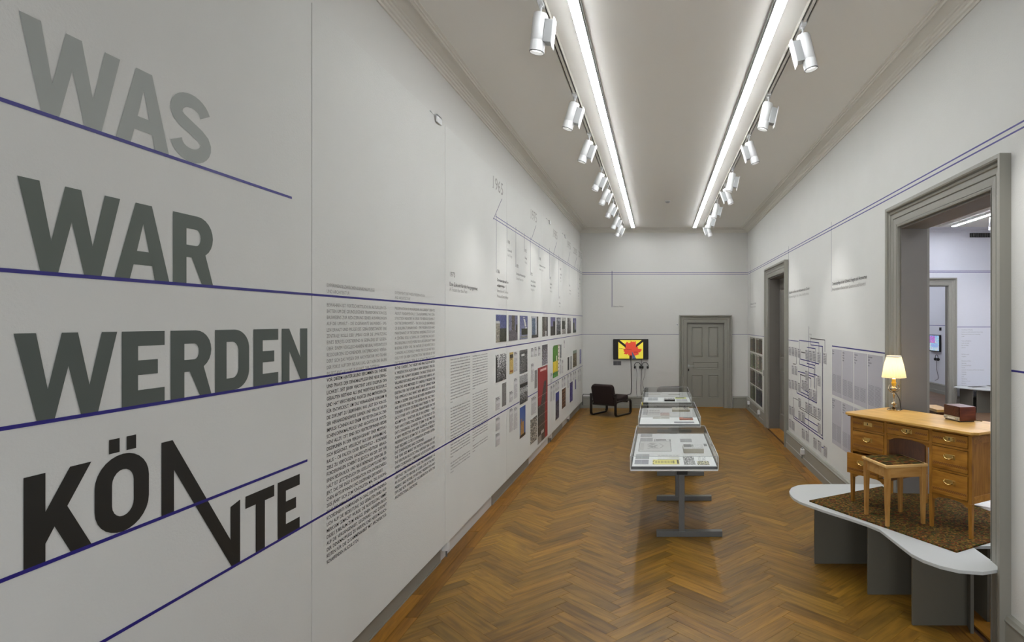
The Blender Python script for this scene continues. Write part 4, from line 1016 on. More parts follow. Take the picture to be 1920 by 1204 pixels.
for nm, x, y, pts in (('left', 638, 385, [(624, 475), (632, 560), (625, 700), (632, 815), (660, 850), (700, 860)]), ('right', 733, 385, [(735, 480), (728, 560), (705, 640), (715, 720), (740, 770), (700, 830)])):
    root = thing('headphones', 'black headphones on a hook under the screen, %s pair' % nm, 'headphones', mtx=WB.copy(), group='headphones under the screen')
    c = q_(x, y + 45)
    obj('headband', MB().tube([(c[0] + .078 * math.cos(math.radians(t)), c[1] + .083 * math.sin(math.radians(t)) - .02, .05) for t in range(-10, 191, 12)], .007, 8), M['black'], root, smooth=True)
    obj('hook', MB().tube([(c[0], c[1] + .05, 0), (c[0], c[1] + .05, .07), (c[0], c[1] + .06, .075)], .005, 8), M['steel'], root)
    for sg in (-1, 1):
        e = MB().lathe([(.001, -.02), (.026, -.018), (.034, -.008), (.036, .008), (.03, .02), (.001, .022)], 18)
        e.xf(Matrix.Translation((c[0] + sg * .062, c[1] - .055, .05)) @ Matrix.Rotation(math.radians(90 + sg * 14), 4, 'Y') @ Matrix.Scale(1.25, 4, (1, 0, 0)))
        obj('ear_cup', e, M['black'], root, smooth=True)
    obj('cord', MB().tube(smooth_path([q_(px, py, .03) for px, py in pts]), .0035, 6), M['black'], root, smooth=True)
# small sensor beside the door
root = thing('door_sensor', 'small white and black sensor on the wall at the upper left of the grey door', 'sensor', mtx=WB.copy())
a = bw(1269.8, 609.5)
obj('housing', MB().box(a[0] - .03, a[0] + .025, a[1] - .03, a[1] + .035, 0, .03), M['white'], root, bevel=.004)
obj('lens', MB().prism([(a[0] - .018, a[1] + .012), (a[0] + .018, a[1] + .012), (a[0], a[1] - .014)], .03, .038), M['black'], root)
# smoke detector
root = thing('smoke_detector', 'small white smoke detector on the ceiling near the far end', 'smoke detector', (.18, 11.8, HC))
obj('base', MB().lathe([(.055, -.012), (.055, 0)], 24), M['white'], root, smooth=True)
obj('dome', MB().lathe([(.018, -.045), (.032, -.04), (.045, -.022), (.045, -.012)], 24), M['silver'], root, smooth=True)

# ------------------------------------------------------------------ ceiling lights
def strip_light(x, y0, y1, lb, mm='strip', side=1):
    root = thing('strip_light', lb, 'ceiling light', (x, (y0 + y1) / 2, HC))
    h = (y1 - y0) / 2
    obj('housing', MB().box(-.036, .036, -h, h, -.057, -.001), M['white'], root)
    obj('edge_profile', MB().box(side * .041 - .003, side * .041 + .003, -h, h, -.030, -.001), M['silver'], root)
    obj('diffuser', MB().box(-.035, .035, -h + .004, h - .004, -.063, -.057), M[mm], root)
    return root
strip_light(-.592, 3.5, 14.75, 'long lit light strip along the left half of the ceiling')
strip_light(.862, 3.5, 14.75, 'long lit light strip along the right half of the ceiling', side=-1)
def track(x, y0, y1, lb):
    root = thing('ceiling_track', lb, 'lighting track', (x, (y0 + y1) / 2, HC)); h = (y1 - y0) / 2
    obj('rail', MB().box(-.03, .03, -h, h, -.012, 0).box(-.03, -.025, -h, h, -.036, -.012).box(.025, .03, -h, h, -.036, -.012).box(-.0105, .0105, -h, h, -.036, -.012), M['cornice'], root)
    obj('groove', MB().box(-.024, -.012, -h + .01, h - .01, -.02, -.012).box(.012, .024, -h + .01, h - .01, -.02, -.012), M['dark'], root)
track(-.83, YF + .3, 14.7, 'slotted spotlight track on the left side of the ceiling')
track(1.10, YF + .3, 14.7, 'slotted spotlight track on the right side of the ceiling')
ordn = ['nearest', 'second', 'third', 'fourth', 'fifth', 'sixth', 'seventh', 'farthest']
def make_spot():
    root = tag(empty('track_spotlight'), 'x', 'spotlight', 'track spotlights')
    return root
def spotlight(x, y, sx, sy, side, lb, power=1.0, size=62):
    # sx, sy: lean of the beam from straight down (radians) towards +x / +y ; side: which side the driver box sits
    root = thing('track_spotlight', lb, 'spotlight', (x, y, HC - .036), 0, 'track spotlights')
    obj('adapter', MB().box(-.02, .02, -.05, .05, -.014, .016), M['white'], root, bevel=.003)
    obj('stem', MB().tube([(0, 0, -.01), (0, 0, -.075)], .008, 10).lathe([(.016, -.03), (.016, -.014)], 12), M['white'], root, smooth=True)
    head = empty('lamp_head'); head.parent = root; head.location = (0, 0, -.07)
    d = Vector((math.tan(sx), math.tan(sy), -1)).normalized()
    head.rotation_mode = 'QUATERNION'; head.rotation_quaternion = Vector((0, 0, -1)).rotation_difference(d)
    obj('lamp_body', MB().lathe([(.03, .0), (.045, -.004), (.052, -.016), (.052, -.195), (.0505, -.197), (.0505, -.199), (.052, -.201), (.052, -.275), (.049, -.276), (.046, -.255)], 32, cap=False)
        .lathe([(.001, .0), (.03, .0)], 32, cap=False), M['white'], head, smooth=True)
    obj('lens', MB().lathe([(.001, -.253), (.047, -.255)], 28, cap=False), M['lens'], head)
    obj('trim_ring', MB().lathe([(.0525, -.270), (.0525, -.277), (.0485, -.277)], 32, cap=False), M['steel'], head)
    s = side
    a_, b_ = sorted((s * .040, s * .098)); obj('driver_box', MB().box(a_, b_, -.040, .040, -.205, -.045), M['silver'], head, bevel=.003)
    obj('driver_plate', MB().prism([(s * .098, -.03), (s * .108, -.03), (s * .108, -.235), (s * .098, -.21)], -.046, .046, 'y'), M['white'], head, bevel=.002)
    ld = bpy.data.lights.new('spot', 'SPOT'); ld.energy = SPOT_W * power; ld.spot_size = math.radians(size); ld.spot_blend = .7; ld.shadow_soft_size = .035; ld.color = (1.0, .985, .965)
    lo_ = bpy.data.objects.new('lamp', ld); C.objects.link(lo_); lo_.parent = head; lo_.location = (0, 0, -.285)
LS = [(4.42, -.12, .05, 1.0, .35), (6.22, -.28, 0, 1, 1), (7.52, -.34, 0, 1, 1), (9.17, -.40, 0, 1, 1), (10.28, -.40, 0, 1, 1), (11.55, -.42, 0, 1, 1), (12.97, -.42, 0, 1, .9), (14.1, -.42, 0, 1, .8)]
for k, (y, sx, sy, sd, pw) in enumerate(LS): spotlight(-.83, y, sx, sy, sd, '%s white spotlight on the left ceiling track' % ordn[k], pw)
RS = [(4.75, .24, -.02, -1, 1.5), (6.22, -.22, 0, 1, .8), (7.57, .30, 0, -1, 1.4), (9.17, -.22, 0, 1, .6), (10.2, .35, 0, -1, .9), (11.55, -.26, 0, 1, .5), (12.84, -.28, 0, 1, .5), (14.05, .3, 0, -1, .7)]
for k, (y, sx, sy, sd, pw) in enumerate(RS): spotlight(1.10, y, sx, sy, sd, '%s white spotlight on the right ceiling track' % ordn[k], pw)
spotlight(1.10, 3.35, .42, 0, -1, 'added right track spotlight out of view above the picture edge, brightens the right wall', 1.9)  # extra lamp out of view, added to brighten the near right wall
# adjoining rooms
strip_light(6.9, 1.6, 14.6, 'lit light strip on the ceiling of the adjoining room', 'strip2')
strip_light(4.4, 1.6, 14.6, 'added second light strip brightening the adjoining room, hidden behind the wall', 'strip2')  # unseen strip, added to make this room brighter
strip_light(6.4, 16.2, 21.5, 'added unseen light strip brightening the farthest room', 'strip2')  # unseen strip, added so the third room is brighter
track(6.68, 1.6, 14.8, 'lighting track on the ceiling of the adjoining room')
spotlight(6.98, 13.05, .2, .45, 1, 'white spotlight seen high through the big doorway', 1.6, 90)
spotlight(5.6, 13.05, .0, .55, 1, 'added unseen spotlight brightening the adjoining room, hidden behind the door jamb', 1.6, 90)  # unseen lamp, added to light the back wall of this room
root = thing('vent_grille', 'dark slatted vent grille high on the wall seen through the big doorway', 'vent', mtx=WA.copy())
obj('backing', MB().box(7.62, 8.25, 4.17, 4.275, 0, .02), M['dark'], root)
for k in range(14): obj('slat', MB().box(7.635 + k * .044, 7.648 + k * .044, 4.175, 4.27, .02, .05), M['steel'], root)

# ------------------------------------------------------------------ adjoining room furnishing
W3 = frame((0, -1, 0), (-1, 0, 0), (8.3, 0, 0))
root = thing('wall_screen', 'screen with a blue and pink picture seen through two doorways', 'screen', mtx=W3.copy())
obj('screen_body', MB().box(-18.95, -18.28, 1.22, 1.72, .01, .06), M['black'], root, bevel=.004)
im = sky(24, 18, (150, 190, 220), (200, 215, 235)); rect(im, .0, .6, .1, .5, (190, 90, 180), .7); noise(im, .08, False); rect(im, .2, .9, .55, .8, (120, 160, 210), .5)
grid_print('screen_picture', None, -18.93, -18.31, 1.25, 1.70, im, z0=.0602, t=.001, m='screen', parent=root)
root = thing('headphones', 'headphones hanging under the screen of the farthest room', 'headphones', mtx=W3.copy())
obj('headband', MB().tube([(-18.46 + .09 * math.cos(math.radians(t)), 1.04 + .09 * math.sin(math.radians(t)), .06) for t in range(0, 181, 15)], .01, 8), M['black'], root, smooth=True)
for sg in (-1, 1): obj('ear_cup', MB().lathe([(.02, -.03), (.045, -.02), (.045, .02), (.02, .03)], 16).xf(Matrix.Translation((-18.46 + sg * .085, 1.0, .06)) @ Matrix.Rotation(math.pi / 2, 4, 'Y')), M['black'], root, smooth=True)
obj('cord', MB().tube(smooth_path([(-18.5, .97, .05), (-18.53, .7, .03), (-18.42, .45, .03), (-18.6, .36, .04)]), .006, 6), M['black'], root)
root = thing('motion_sensor', 'small dark square sensor above the screen of the farthest room', 'sensor', mtx=W3.copy())
obj('housing', MB().box(-18.37, -18.28, 1.85, 1.94, 0, .03), M['dark'], root, bevel=.004); obj('lens', MB().lathe([(.02, .03), (.012, .045)], 16).xf(Matrix.Translation((-18.325, 1.895, 0))), M['steel'], root)
NM = ['Ausstellung und Katalog', 'Kuratorium und Gestaltung der Schau im Haus', 'Beratung und Recherche der Ausstellung', 'Grafik', '', 'Texte und Redaktion', 'Archiv der Stadt', 'Bau und Aufbau', 'Lektorat', '', '', 'Mit Dank an alle', 'Leihgaben', '', 'Bildrechte und Filme', 'Sammlung', 'Druckerei und Papier', 'Technik',
      'Institut für Geschichte und Theorie der Baukunst', 'Modellbau', 'Fotografie', 'Licht', 'Vermittlung', 'Stiftung und Verein', 'Bibliothek', 'Werkstatt', 'Amt für Kultur der Stadt und des Kantons', 'Museum', 'Fachstelle für Ortsbild und Landschaft der Region', 'Verwaltung', 'Team', 'Transport', 'Aufsicht', 'Kasse', 'Presse und Medien', 'Reinigung']
mb = MB(); h = 1.90
for s in NM:
    if s: put_line(mb, s, 7.42, h, .026, .78)
    h -= .0545
tag(obj('wall_text', mb, M['x_light'], mtx=WA, fix=False), 'list of names on the white wall seen through the big doorway', 'wall text')
# second platform in the adjoining room
def slab(mb, pts, z0, z1): return mb.prism(pts, z0, z1)
root = thing('display_platform', 'pale display platform standing in the adjoining room under the list of names', 'platform', (0, 0, 0))
pts = [(7.08, 14.95), (7.2, 14.6), (7.5, 14.2), (8.0, 13.95), (8.8, 13.9), (8.9, 14.2), (8.95, 14.7), (8.9, 15.2), (7.3, 15.2)]
obj('top_board', MB().prism(pts, .53, .55), M['plat'], root, bevel=.002)
obj('support_board', MB().box(7.38, 8.8, 14.45, 14.47, 0, .53), M['platd'], root); obj('support_board', MB().box(7.3, 7.32, 14.5, 15.1, 0, .53), M['platd'], root)
for k, (x, y, l, d, lb) in enumerate(((7.45, 14.75, .32, .22, 'flat dark booklet at the left end of the far platform'), (8.0, 14.9, .4, .24, 'flat dark booklet at the right of the far platform'))):
    o = tag(empty('booklet', (x, y, .55), .12), lb, 'booklet', 'booklets on the far platform'); obj('cover', MB().box(0, l, 0, d, .008, .012), M['black'], o); obj('pages', MB().box(.004, l - .004, .004, d - .004, 0, .008), M['paper'], o)

# ------------------------------------------------------------------ lounge chairs
def bar_loop(path, wd, th):     # flat bar of width wd (x) swept along a closed path in the y-z plane
    mb = MB(); n = len(path); v = []
    for i, p in enumerate(path):
        a = Vector(path[i - 1]); b = Vector(path[(i + 1) % n]); t = (b - a).normalized(); nn_ = Vector((-t.y, t.x)) * th / 2; p = Vector(p)
        for sx, sn in ((-1, -1), (1, -1), (1, 1), (-1, 1)): v.append((sx * wd / 2, p.x + sn * nn_.x, p.y + sn * nn_.y))
    f = []
    for i in range(n):
        j = (i + 1) % n
        for k in range(4): f.append((i * 4 + k, i * 4 + (k + 1) % 4, j * 4 + (k + 1) % 4, j * 4 + k))
    return mb.add(v, f)
def rr_path(y0, y1, z0, z1, r, n=5):
    pts = []
    for cx_, cy_, a0 in ((y1 - r, z0 + r, -90), (y1 - r, z1 - r, 0), (y0 + r, z1 - r, 90), (y0 + r, z0 + r, 180)):
        for k in range(n + 1):
            a = math.radians(a0 + 90 * k / n); pts.append((cx_ + r * math.cos(a), cy_ + r * math.sin(a)))
    return pts
def lounge(loc, rz, lb):
    root = thing('lounge_chair', lb, 'chair', loc, rz, 'lounge chairs before the screen')
    for sx in (-.325, .325):
        mb = bar_loop(rr_path(-.32, .32, .018, .33, .07), .05, .032); mb.v = [(x + sx, y, z) for x, y, z in mb.v]
        mb.box(sx - .025, sx + .025, -.336, -.304, .26, .50)
        obj('side_frame', mb, M['lacquer'], root, bevel=.004)
    obj('back_rail', MB().box(-.35, .35, -.34, -.31, .44, .50), M['lacquer'], root, bevel=.005)
    obj('seat_rail', MB().box(-.30, .30, -.30, -.27, .24, .29).box(-.30, .30, .22, .25, .27, .31), M['lacquer'], root, bevel=.004)
    s = MB().box(-.27, .27, -.26, .33, .0, .12).xf(Matrix.Translation((0, 0, .29)) @ Matrix.Rotation(math.radians(6), 4, 'X'))
    o = obj('seat', s, M['fabric'], root, bevel=.035); 
    s = MB().prism([(-.285, 0), (.285, 0), (.285, .40), (.24, .455), (-.24, .455), (-.285, .40)], -.055, .055, 'y').xf(Matrix.Translation((0, -.25, .27)) @ Matrix.Rotation(math.radians(14), 4, 'X'))
    obj('backrest', s, M['fabric'], root, bevel=.03)
    return root
lounge((-1.07, 14.17, 0), -.5, 'dark brown lounge chair with black loop frame in the left back corner')
lounge((.17, 13.75, 0), .25, 'dark lounge chair mostly hidden behind the farthest display case')

# ------------------------------------------------------------------ display cases
def case(yf, L, lb, rot=0.0):
    Wd = .825; cx_ = .152
    root = thing('display_case', lb, 'display case', (cx_, yf, 0), rot, 'glass topped display cases')
    hw = Wd / 2; zb = .745
    obj('table_board', MB().box(-hw + .008, hw - .008, .008, L - .008, zb - .02, zb), M['board'], root, bevel=.002)
    obj('rim', MB().box(-hw + .012, hw - .012, .006, .02, zb - .03, zb - .004).box(-hw + .012, hw - .012, L - .02, L - .006, zb - .03, zb - .004)
        .box(-hw + .006, -hw + .02, .006, L - .006, zb - .03, zb - .004).box(hw - .02, hw - .006, .006, L - .006, zb - .03, zb - .004), M['rim'], root)
    obj('underframe', MB().box(-hw, hw, 0, L, zb - .045, zb - .031), M['board'], root, bevel=.002)
    zt = .84; e = .003
    for nm, b in (('top', (-hw, hw, 0, L, zt - .006, zt)), ('f', (-hw, hw, 0, .006, zb - .03, zt - .0065)), ('b', (-hw, hw, L - .006, L, zb - .03, zt - .0065)),
                  ('l', (-hw, -hw + .006, .0065, L - .0065, zb - .03, zt - .0065)), ('r', (hw - .006, hw, .0065, L - .0065, zb - .03, zt - .0065))):
        obj('pane', MB().box(*b), M['acrylic'], root)
    ed = MB()
    for sx in (-hw, hw):
        ed.box(sx - e, sx + e, -e, L + e, zt - e, zt + e)
        for y in (0, L): ed.box(sx - e, sx + e, y - e, y + e, zb - .03, zt)
    for y in (0, L): ed.box(-hw, hw, y - e * .7, y + e * .7, zt - e * .7, zt + e * .7)
    obj('pane_edge', ed, M['acryl_edge'], root)
    ed = MB()
    for sx in (-hw + .012, hw - .012): ed.box(sx - .002, sx + .002, .01, L - .01, zb, zb + .004)
    obj('inner_seam', ed, M['rim'], root)
    for y in (.27, L - .22):
        obj('foot', MB().box(-.169, .476, y - .035, y + .035, 0, .055), M['steel'], root, bevel=.003)
        obj('post', MB().box(.050, .107, y - .03, y + .03, .055, .64), M['steel'], root, bevel=.003)
        obj('clamp', MB().box(.03, .135, y - .045, y + .045, .61, .70), M['dark'], root, bevel=.003)
        obj('support_arm', MB().box(-.30, .36, y - .02, y + .02, .67, .70), M['steel'], root)
    obj('stretcher', MB().box(.06, .095, .3, L - .25, .57, .62), M['steel'], root, bevel=.003)
    return root
CASES = [(5.86, 1.72), (8.28, 1.55), (10.47, 1.63)]
case(*CASES[0], 'nearest glass topped display case with drawing, book and yellow sheet')
case(*CASES[1], 'middle glass topped display case with open book and orange booklet')
case(*CASES[2], 'farthest glass topped display case, next to the back wall')
# contents: measured on the table plane
ZT = .746
def tp(x, y): d = (EYE - ZT) * F / (y - 604); return ((x - 1234) * d / F, d)
def sheet(nm, x0, x1, yt, yb, im, lb, cat, t=.002, group=None, thick=None):
    c = tp(0, (yt + yb) / 2)[1]
    b = tp(x0, yb); r = tp(x1, yb); tt = tp(x0, yt)
    z = thick or t
    # horizontal frame: local x right, y away, z up
    mb = MB(); ny, nx = im.shape[:2]
    xa, xb, ya, yb_ = b[0], r[0], b[1], tt[1]
    cxm, cym = (xa + xb) / 2, (ya + yb_) / 2
    xs = np.linspace(xa - cxm, xb - cxm, nx + 1); yy = np.linspace(yb_ - cym, ya - cym, ny + 1)
    v = [(x, y, z) for y in yy for x in xs]; f = []; cols = []
    for j in range(ny):
        for i in range(nx):
            a = j * (nx + 1) + i; f.append((a + nx + 1, a + nx + 2, a + 1, a)); cols.append(im[j, i])
    mb.add(v, f); X0, X1, Y0, Y1 = xs[0], xs[-1], yy[-1], yy[0]
    mb.add([(X0, Y0, 0), (X1, Y0, 0), (X1, Y1, 0), (X0, Y1, 0), (X0, Y0, z), (X1, Y0, z), (X1, Y1, z), (X0, Y1, z)], [(0, 1, 5, 4), (1, 2, 6, 5), (2, 3, 7, 6), (3, 0, 4, 7), (3, 2, 1, 0)])
    edge = (.62, .60, .52) if z > .01 else (.8, .8, .78)
    cols += [edge] * 5
    o = obj(nm, mb, M['print'], cols=[lin(tuple(np.clip(c_, 0, 1) * 255)) for c_ in cols], fix=False)
    o.location = (cxm, cym, ZT); tag(o, lb, cat, group); return o
def q9(x, y): return (1160 + x / 9.6, 780 + y / 9.6)
def sh9(nm, x0, x1, y0, y1, im, lb, cat, **k):
    a, b = q9(x0, y0), q9(x1, y1); return sheet(nm, a[0], b[0], a[1], b[1], im, lb, cat, **k)
def capim(n=8, c=(176, 176, 178)):
    im = canvas(16, n * 2, c); im[1::2] *= .72; im[:, 7:8] *= 1.1; return np.clip(im, 0, 1)
g = 'captions in the nearest display case'
sh9('caption', 395, 605, 320, 372, capim(5), 'grey caption card topmost at the left back of the nearest case', 'caption', group=g)
sh9('caption', 385, 612, 396, 458, capim(6), 'grey caption card just behind the big drawing', 'caption', group=g)
sh9('caption', 1112, 1322, 412, 472, capim(6), 'grey caption card behind the thick open book', 'caption', group=g)
sh9('caption', 300, 548, 690, 775, capim(7), 'grey caption card left of the yellow sheet, rear one of two', 'caption', group=g)
sh9('caption', 282, 536, 790, 870, capim(8, (160, 160, 165)), 'grey caption card left of the yellow sheet, front one of two', 'caption', group=g)
im = canvas(60, 30, (204, 202, 198))
for k in range(5): rect(im, .04 + k * .025, .05 + k * .025, .15, .85, (170, 168, 164), .6)
for k in range(60):
    x = .25 + .3 * NR.rand(); y = .15 + .6 * NR.rand(); rect(im, x, x + .03 + .05 * NR.rand(), y, y + .02, (120, 116, 114), .7)
for k in range(20):
    a_ = k / 20 * 3.14; rect(im, .62 + .12 * math.sin(a_), .64 + .12 * math.sin(a_), .2 + .025 * k, .23 + .025 * k, (150, 146, 142), .8)
rect(im, 0, .012, 0, 1, (50, 48, 48)); rect(im, .985, 1, 0, 1, (40, 38, 40)); rect(im, 0, 1, .97, 1, (120, 118, 116), .6)
sh9('line_drawing', 355, 952, 468, 640, im, 'large pale line drawing with black side edges in the nearest case', 'drawing')
im = canvas(30, 6, (200, 200, 198)); rect(im, .1, .75, 0, .6, (90, 86, 84)); noise(im, .08); rect(im, 0, .04, 0, 1, (30, 30, 30)); rect(im, .96, 1, 0, 1, (60, 60, 60))
sh9('photo_card', 635, 938, 422, 462, im, 'narrow photo card behind the big drawing', 'photograph')
im = canvas(44, 16, (222, 212, 120))
for k in range(26): rect(im, .1 + k * .028, .11 + k * .028, .25, .75, (150, 140, 80), .6)
rect(im, .04, .07, .15, .25, (60, 50, 40)); rect(im, .01, .04, .4, .5, (60, 50, 40)); rect(im, .01, .04, .78, .88, (60, 50, 40)); rect(im, .93, .97, .1, .9, (30, 30, 20)); rect(im, .78, .8, .2, .8, (60, 60, 40))
sh9('yellow_sheet', 612, 1100, 790, 876, im, 'yellow printed sheet near the front of the nearest case', 'sheet')
im = canvas(40, 10, (216, 215, 212))
for k in range(14): rect(im, .05 + k * .065, .07 + k * .065, .15, .3, (150, 148, 146), .6)
for k in range(6): rect(im, .3 + NR.rand() * .6, .95, .5 + .07 * k, .55 + .07 * k, (190, 188, 170), .6)
sh9('text_sheet', 700, 1110, 700, 785, im, 'faint white text sheet behind the yellow sheet', 'sheet')
for i, (x0, x1, y0, y1, lb, tn) in enumerate(((1165, 1360, 722, 798, 'back left one of four photo cards in the nearest case', 1), (1440, 1580, 730, 800, 'back right one of four photo cards, mostly white', 2), (1180, 1385, 806, 878, 'front left one of four photo cards in the nearest case', 1), (1425, 1640, 816, 884, 'front right one of four photo cards, olive tinted', 0))):
    im = canvas(18, 12, (120, 118, 114) if tn < 2 else (205, 205, 203)); noise(im, .28 if tn < 2 else .12)
    if tn == 0: im *= np.array((1, .98, .8)); 
    sh9('photo_card', x0, x1, y0, y1, np.clip(im, 0, 1), lb, 'photograph', group='four photo cards in the nearest case')
# thick book, nearest case
im = canvas(34, 18, (208, 207, 203)); rect(im, .03, .40, .05, .6, (86, 84, 82)); rect(im, .42, .52, .1, .5, (120, 120, 118), .7); rect(im, .55, .9, .1, .7, (222, 222, 220)); noise(im, .04)
a, b = q9(1150, 520), q9(1515, 655)
bk = thing('open_book', 'thick white open book with grey photos in the nearest case', 'book', (0, 0, ZT))
p0 = tp(a[0] + 2, b[1] + 2); p1 = tp(b[0] + 2, b[1] + 2); pb = tp(a[0], a[1] + 4)
bk.location = (p0[0], p0[1], ZT)
w_b, d_b = p1[0] - p0[0], .24
obj('page_block', MB().box(0, w_b, 0, d_b, 0, .045), M.setdefault('pages', mat('page_edges', (176, 170, 150), .8)), bk, bevel=.004)
grid_print('open_page', Matrix.Translation((0, 0, .046)), 0, w_b, 0, d_b, im, z0=0, t=.001, parent=bk)
im2 = canvas(6, 8, (110, 108, 106)); noise(im2, .08)
p = tp(*q9(1510, 556)); tag(grid_print('photo_card', Matrix.Translation((p[0] + .02, p[1] + .03, ZT)), 0, .035, 0, .13, im2, t=.002), 'slim grey card sticking out at the right of the thick open book', 'photograph')
# middle case
def q12(x, y): return (1180 + x / 12, 720 + y / 12)
def sh12(nm, x0, x1, y0, y1, im, lb, cat, **k):
    a, b = q12(x0, y0), q12(x1, y1); return sheet(nm, a[0], b[0], a[1], b[1], im, lb, cat, **k)
im = canvas(30, 14, (206, 204, 200)); 
for k in range(4): rect(im, .2 + k * .2, .35 + k * .2, .1, .25, (170, 166, 162)); rect(im, .2 + k * .2, .35 + k * .2, .55, .62, (170, 166, 162))
rect(im, 0, .05, .05, .95, (80, 80, 80)); sh12('line_drawing', 380, 690, 580, 705, im, 'pale drawing with dark left edge in the middle case', 'drawing')
im = noise(canvas(14, 8, (188, 152, 140)), .08); sh12('photo_card', 700, 905, 648, 715, im, 'pinkish photo card in the middle case', 'photograph')
sh12('caption', 530, 905, 735, 785, capim(3, (206, 202, 190)), 'cream caption strip in front of the pinkish card', 'caption')
sh12('caption', 1010, 1465, 850, 880, capim(2, (150, 148, 156)), 'grey caption strip at the front right of the middle case', 'caption')
sh12('caption', 300, 372, 560, 690, capim(7, (190, 190, 190)), 'narrow grey caption at the left side of the middle case', 'caption')
im = canvas(20, 8, (176, 108, 86)); rect(im, .3, .95, .05, .5, (110, 100, 96)); noise(im, .06)
def book(loc, w_, d_, t_, im, lb, side, cov=True):
    o = thing('book', lb, 'book', loc, 0)
    obj('page_block', MB().box(0, w_, 0, d_, 0, t_), M.setdefault(side, mat('book_side_' + side, {'orange': (186, 112, 86), 'cream': (180, 172, 148), 'dark': (44, 42, 40)}[side], .7)), o, bevel=.002)
    grid_print('cover', Matrix.Translation((0, 0, t_)), 0, w_, 0, d_, im, z0=.0002, t=.001, parent=o)
p = tp(*q12(1130, 812)); p1 = tp(*q12(1435, 812)); book((p[0], p[1], ZT), p1[0] - p[0], .16, .012, im, 'small orange booklet in the middle case', 'orange')
im = canvas(30, 14, (214, 208, 190)); rect(im, .25, .35, 0, .35, (130, 128, 120)); 
for k in range(34): x = .66 + .24 * NR.rand(); y = NR.rand() * .9; rect(im, x, x + .05, y, y + .05, (50, 46, 42))
p = tp(*q12(965, 628)); p1 = tp(*q12(1360, 628)); book((p[0], p[1], ZT), p1[0] - p[0], .27, .03, im, 'thick cream book with black figures at the back of the middle case', 'cream')
# farthest case
im = canvas(24, 12, (160, 160, 156)); noise(im, .3); 
p = tp(*q12(790, 392)); p1 = tp(*q12(1028, 392)); book((p[0], p[1], ZT), p1[0] - p[0], .24, .03, im, 'black and white patterned book in the farthest case', 'dark')
im = canvas(18, 6, (206, 210, 110)); rect(im, .1, .85, .3, .6, (96, 104, 40)); sh12('photo_card', 1035, 1285, 300, 335, im, 'yellow green card right of the patterned book', 'card')
sh12('caption', 1060, 1310, 345, 392, capim(4, (200, 198, 206)), 'pale lavender caption right of the patterned book', 'caption')
sh12('caption', 420, 640, 305, 370, capim(5, (208, 210, 212)), 'very pale caption at the left front of the farthest case', 'caption')
sh12('text_sheet', 410, 700, 222, 240, capim(2, (196, 190, 170)), 'flat beige strip at the left back of the farthest case', 'sheet')
sh12('photo_card', 880, 1140, 228, 250, noise(canvas(16, 4, (130, 128, 118)), .1), 'flat grey picture at the back of the farthest case', 'photograph')
sh12('caption', 430, 740, 188, 204, capim(2, (170, 170, 168)), 'grey caption strip at the very back of the farthest case', 'caption')

# ------------------------------------------------------------------ the platform with desk
HP = .55
def pp(x, y, h=HP): d = (EYE - h) * F / (y - 604); return ((x - 1234) * d / F, d)
edge_px = [(1842.8, 1072.5), (1798, 1069), (1763, 1061), (1731, 1049.7), (1708.8, 1038.5), (1689.7, 1024), (1670.5, 1009), (1657, 998.5), (1649.7, 993), (1624.5, 982.5), (1592, 971.6), (1578, 967.3), (1542, 956),
           (1518, 947.5), (1500, 941), (1488, 934), (1481.5, 927), (1479.8, 921), (1484, 914.5), (1494, 910.5), (1506, 908.6), (1524, 908), (1560, 907.8), (1597, 907.8)]
outline = [(2.168, 3.92)] + [pp(*q) for q in edge_px]
outline.append((2.135, outline[-1][1]))
outline += [(2.135, 5.62), (2.50, 5.62), (2.50, 6.15), (3.0, 6.4), (3.75, 6.0), (3.6, 5.2), (3.0, 4.75), (2.62, 4.32), (2.168, 4.32)]
root = thing('display_platform', 'pale grey curved platform carrying carpet and desk, running through the doorway', 'platform', (0, 0, 0))
obj('top_board', MB().prism(outline, HP - .022, HP), M['plat'], root, bevel=.002)
def sup(x0, x1, y, t=.02):
    obj('support_board', MB().box(x0, x1, y, y + t, 0, HP - .022), M['platd'], root, bevel=.0015)
obj('support_board', MB().box(2.30, 2.32, 4.36, 5.5, 0, HP - .022), M['platd'], root, bevel=.0015)  # added in the doorway to block light from the adjoining room
sup(1.36, 2.05, 5.42); sup(1.615, 2.10, 4.805); sup(1.76, 2.16, 4.318)
mb = MB().prism([(2.16, 4.318), (2.125, 4.20), (2.105, 4.205), (2.14, 4.325)], 0, HP - .022); obj('support_board', mb, M['platd'], root)
for y in (4.75, 5.9): obj('support_board', MB().box(2.7, 3.3, y, y + .02, 0, HP - .022), M['platd'], root)
# axes of the carpet and desk
U = Vector((.506, -.863, 0)).normalized(); V = Vector((.863, .506, 0)).normalized()
def dm(org): return Matrix(((U.x, V.x, 0, org[0]), (U.y, V.y, 0, org[1]), (0, 0, 1, org[2]), (0, 0, 0, 1)))
c0 = pp(1517.4, 938.7, .56)
cp = tag(obj('carpet', MB().box(0, 1.37, 0, 1.52, 0, .012), M['carpet'], mtx=dm((c0[0], c0[1], HP))), 'mottled red and green carpet under the desk and stool', 'carpet'); 
# keep the carpet inside the doorway
cpoly = [(0, 0), (1.385, 0), (1.385, .28), (1.20, .56), (1.20, 1.2), (.35, 1.2), (.35, .86), (0, .86)]
cpoly = [(0, 0), (1.385, 0), (1.385, 1.15), (.47, 1.2), (.2635, .885), (.202, .819), (0, .925)]
bpy.data.objects.remove(cp)
tag(obj('carpet', MB().prism(cpoly, 0, .012), M['carpet'], mtx=dm((c0[0], c0[1], HP))), 'mottled red and green carpet under the desk and stool', 'carpet')

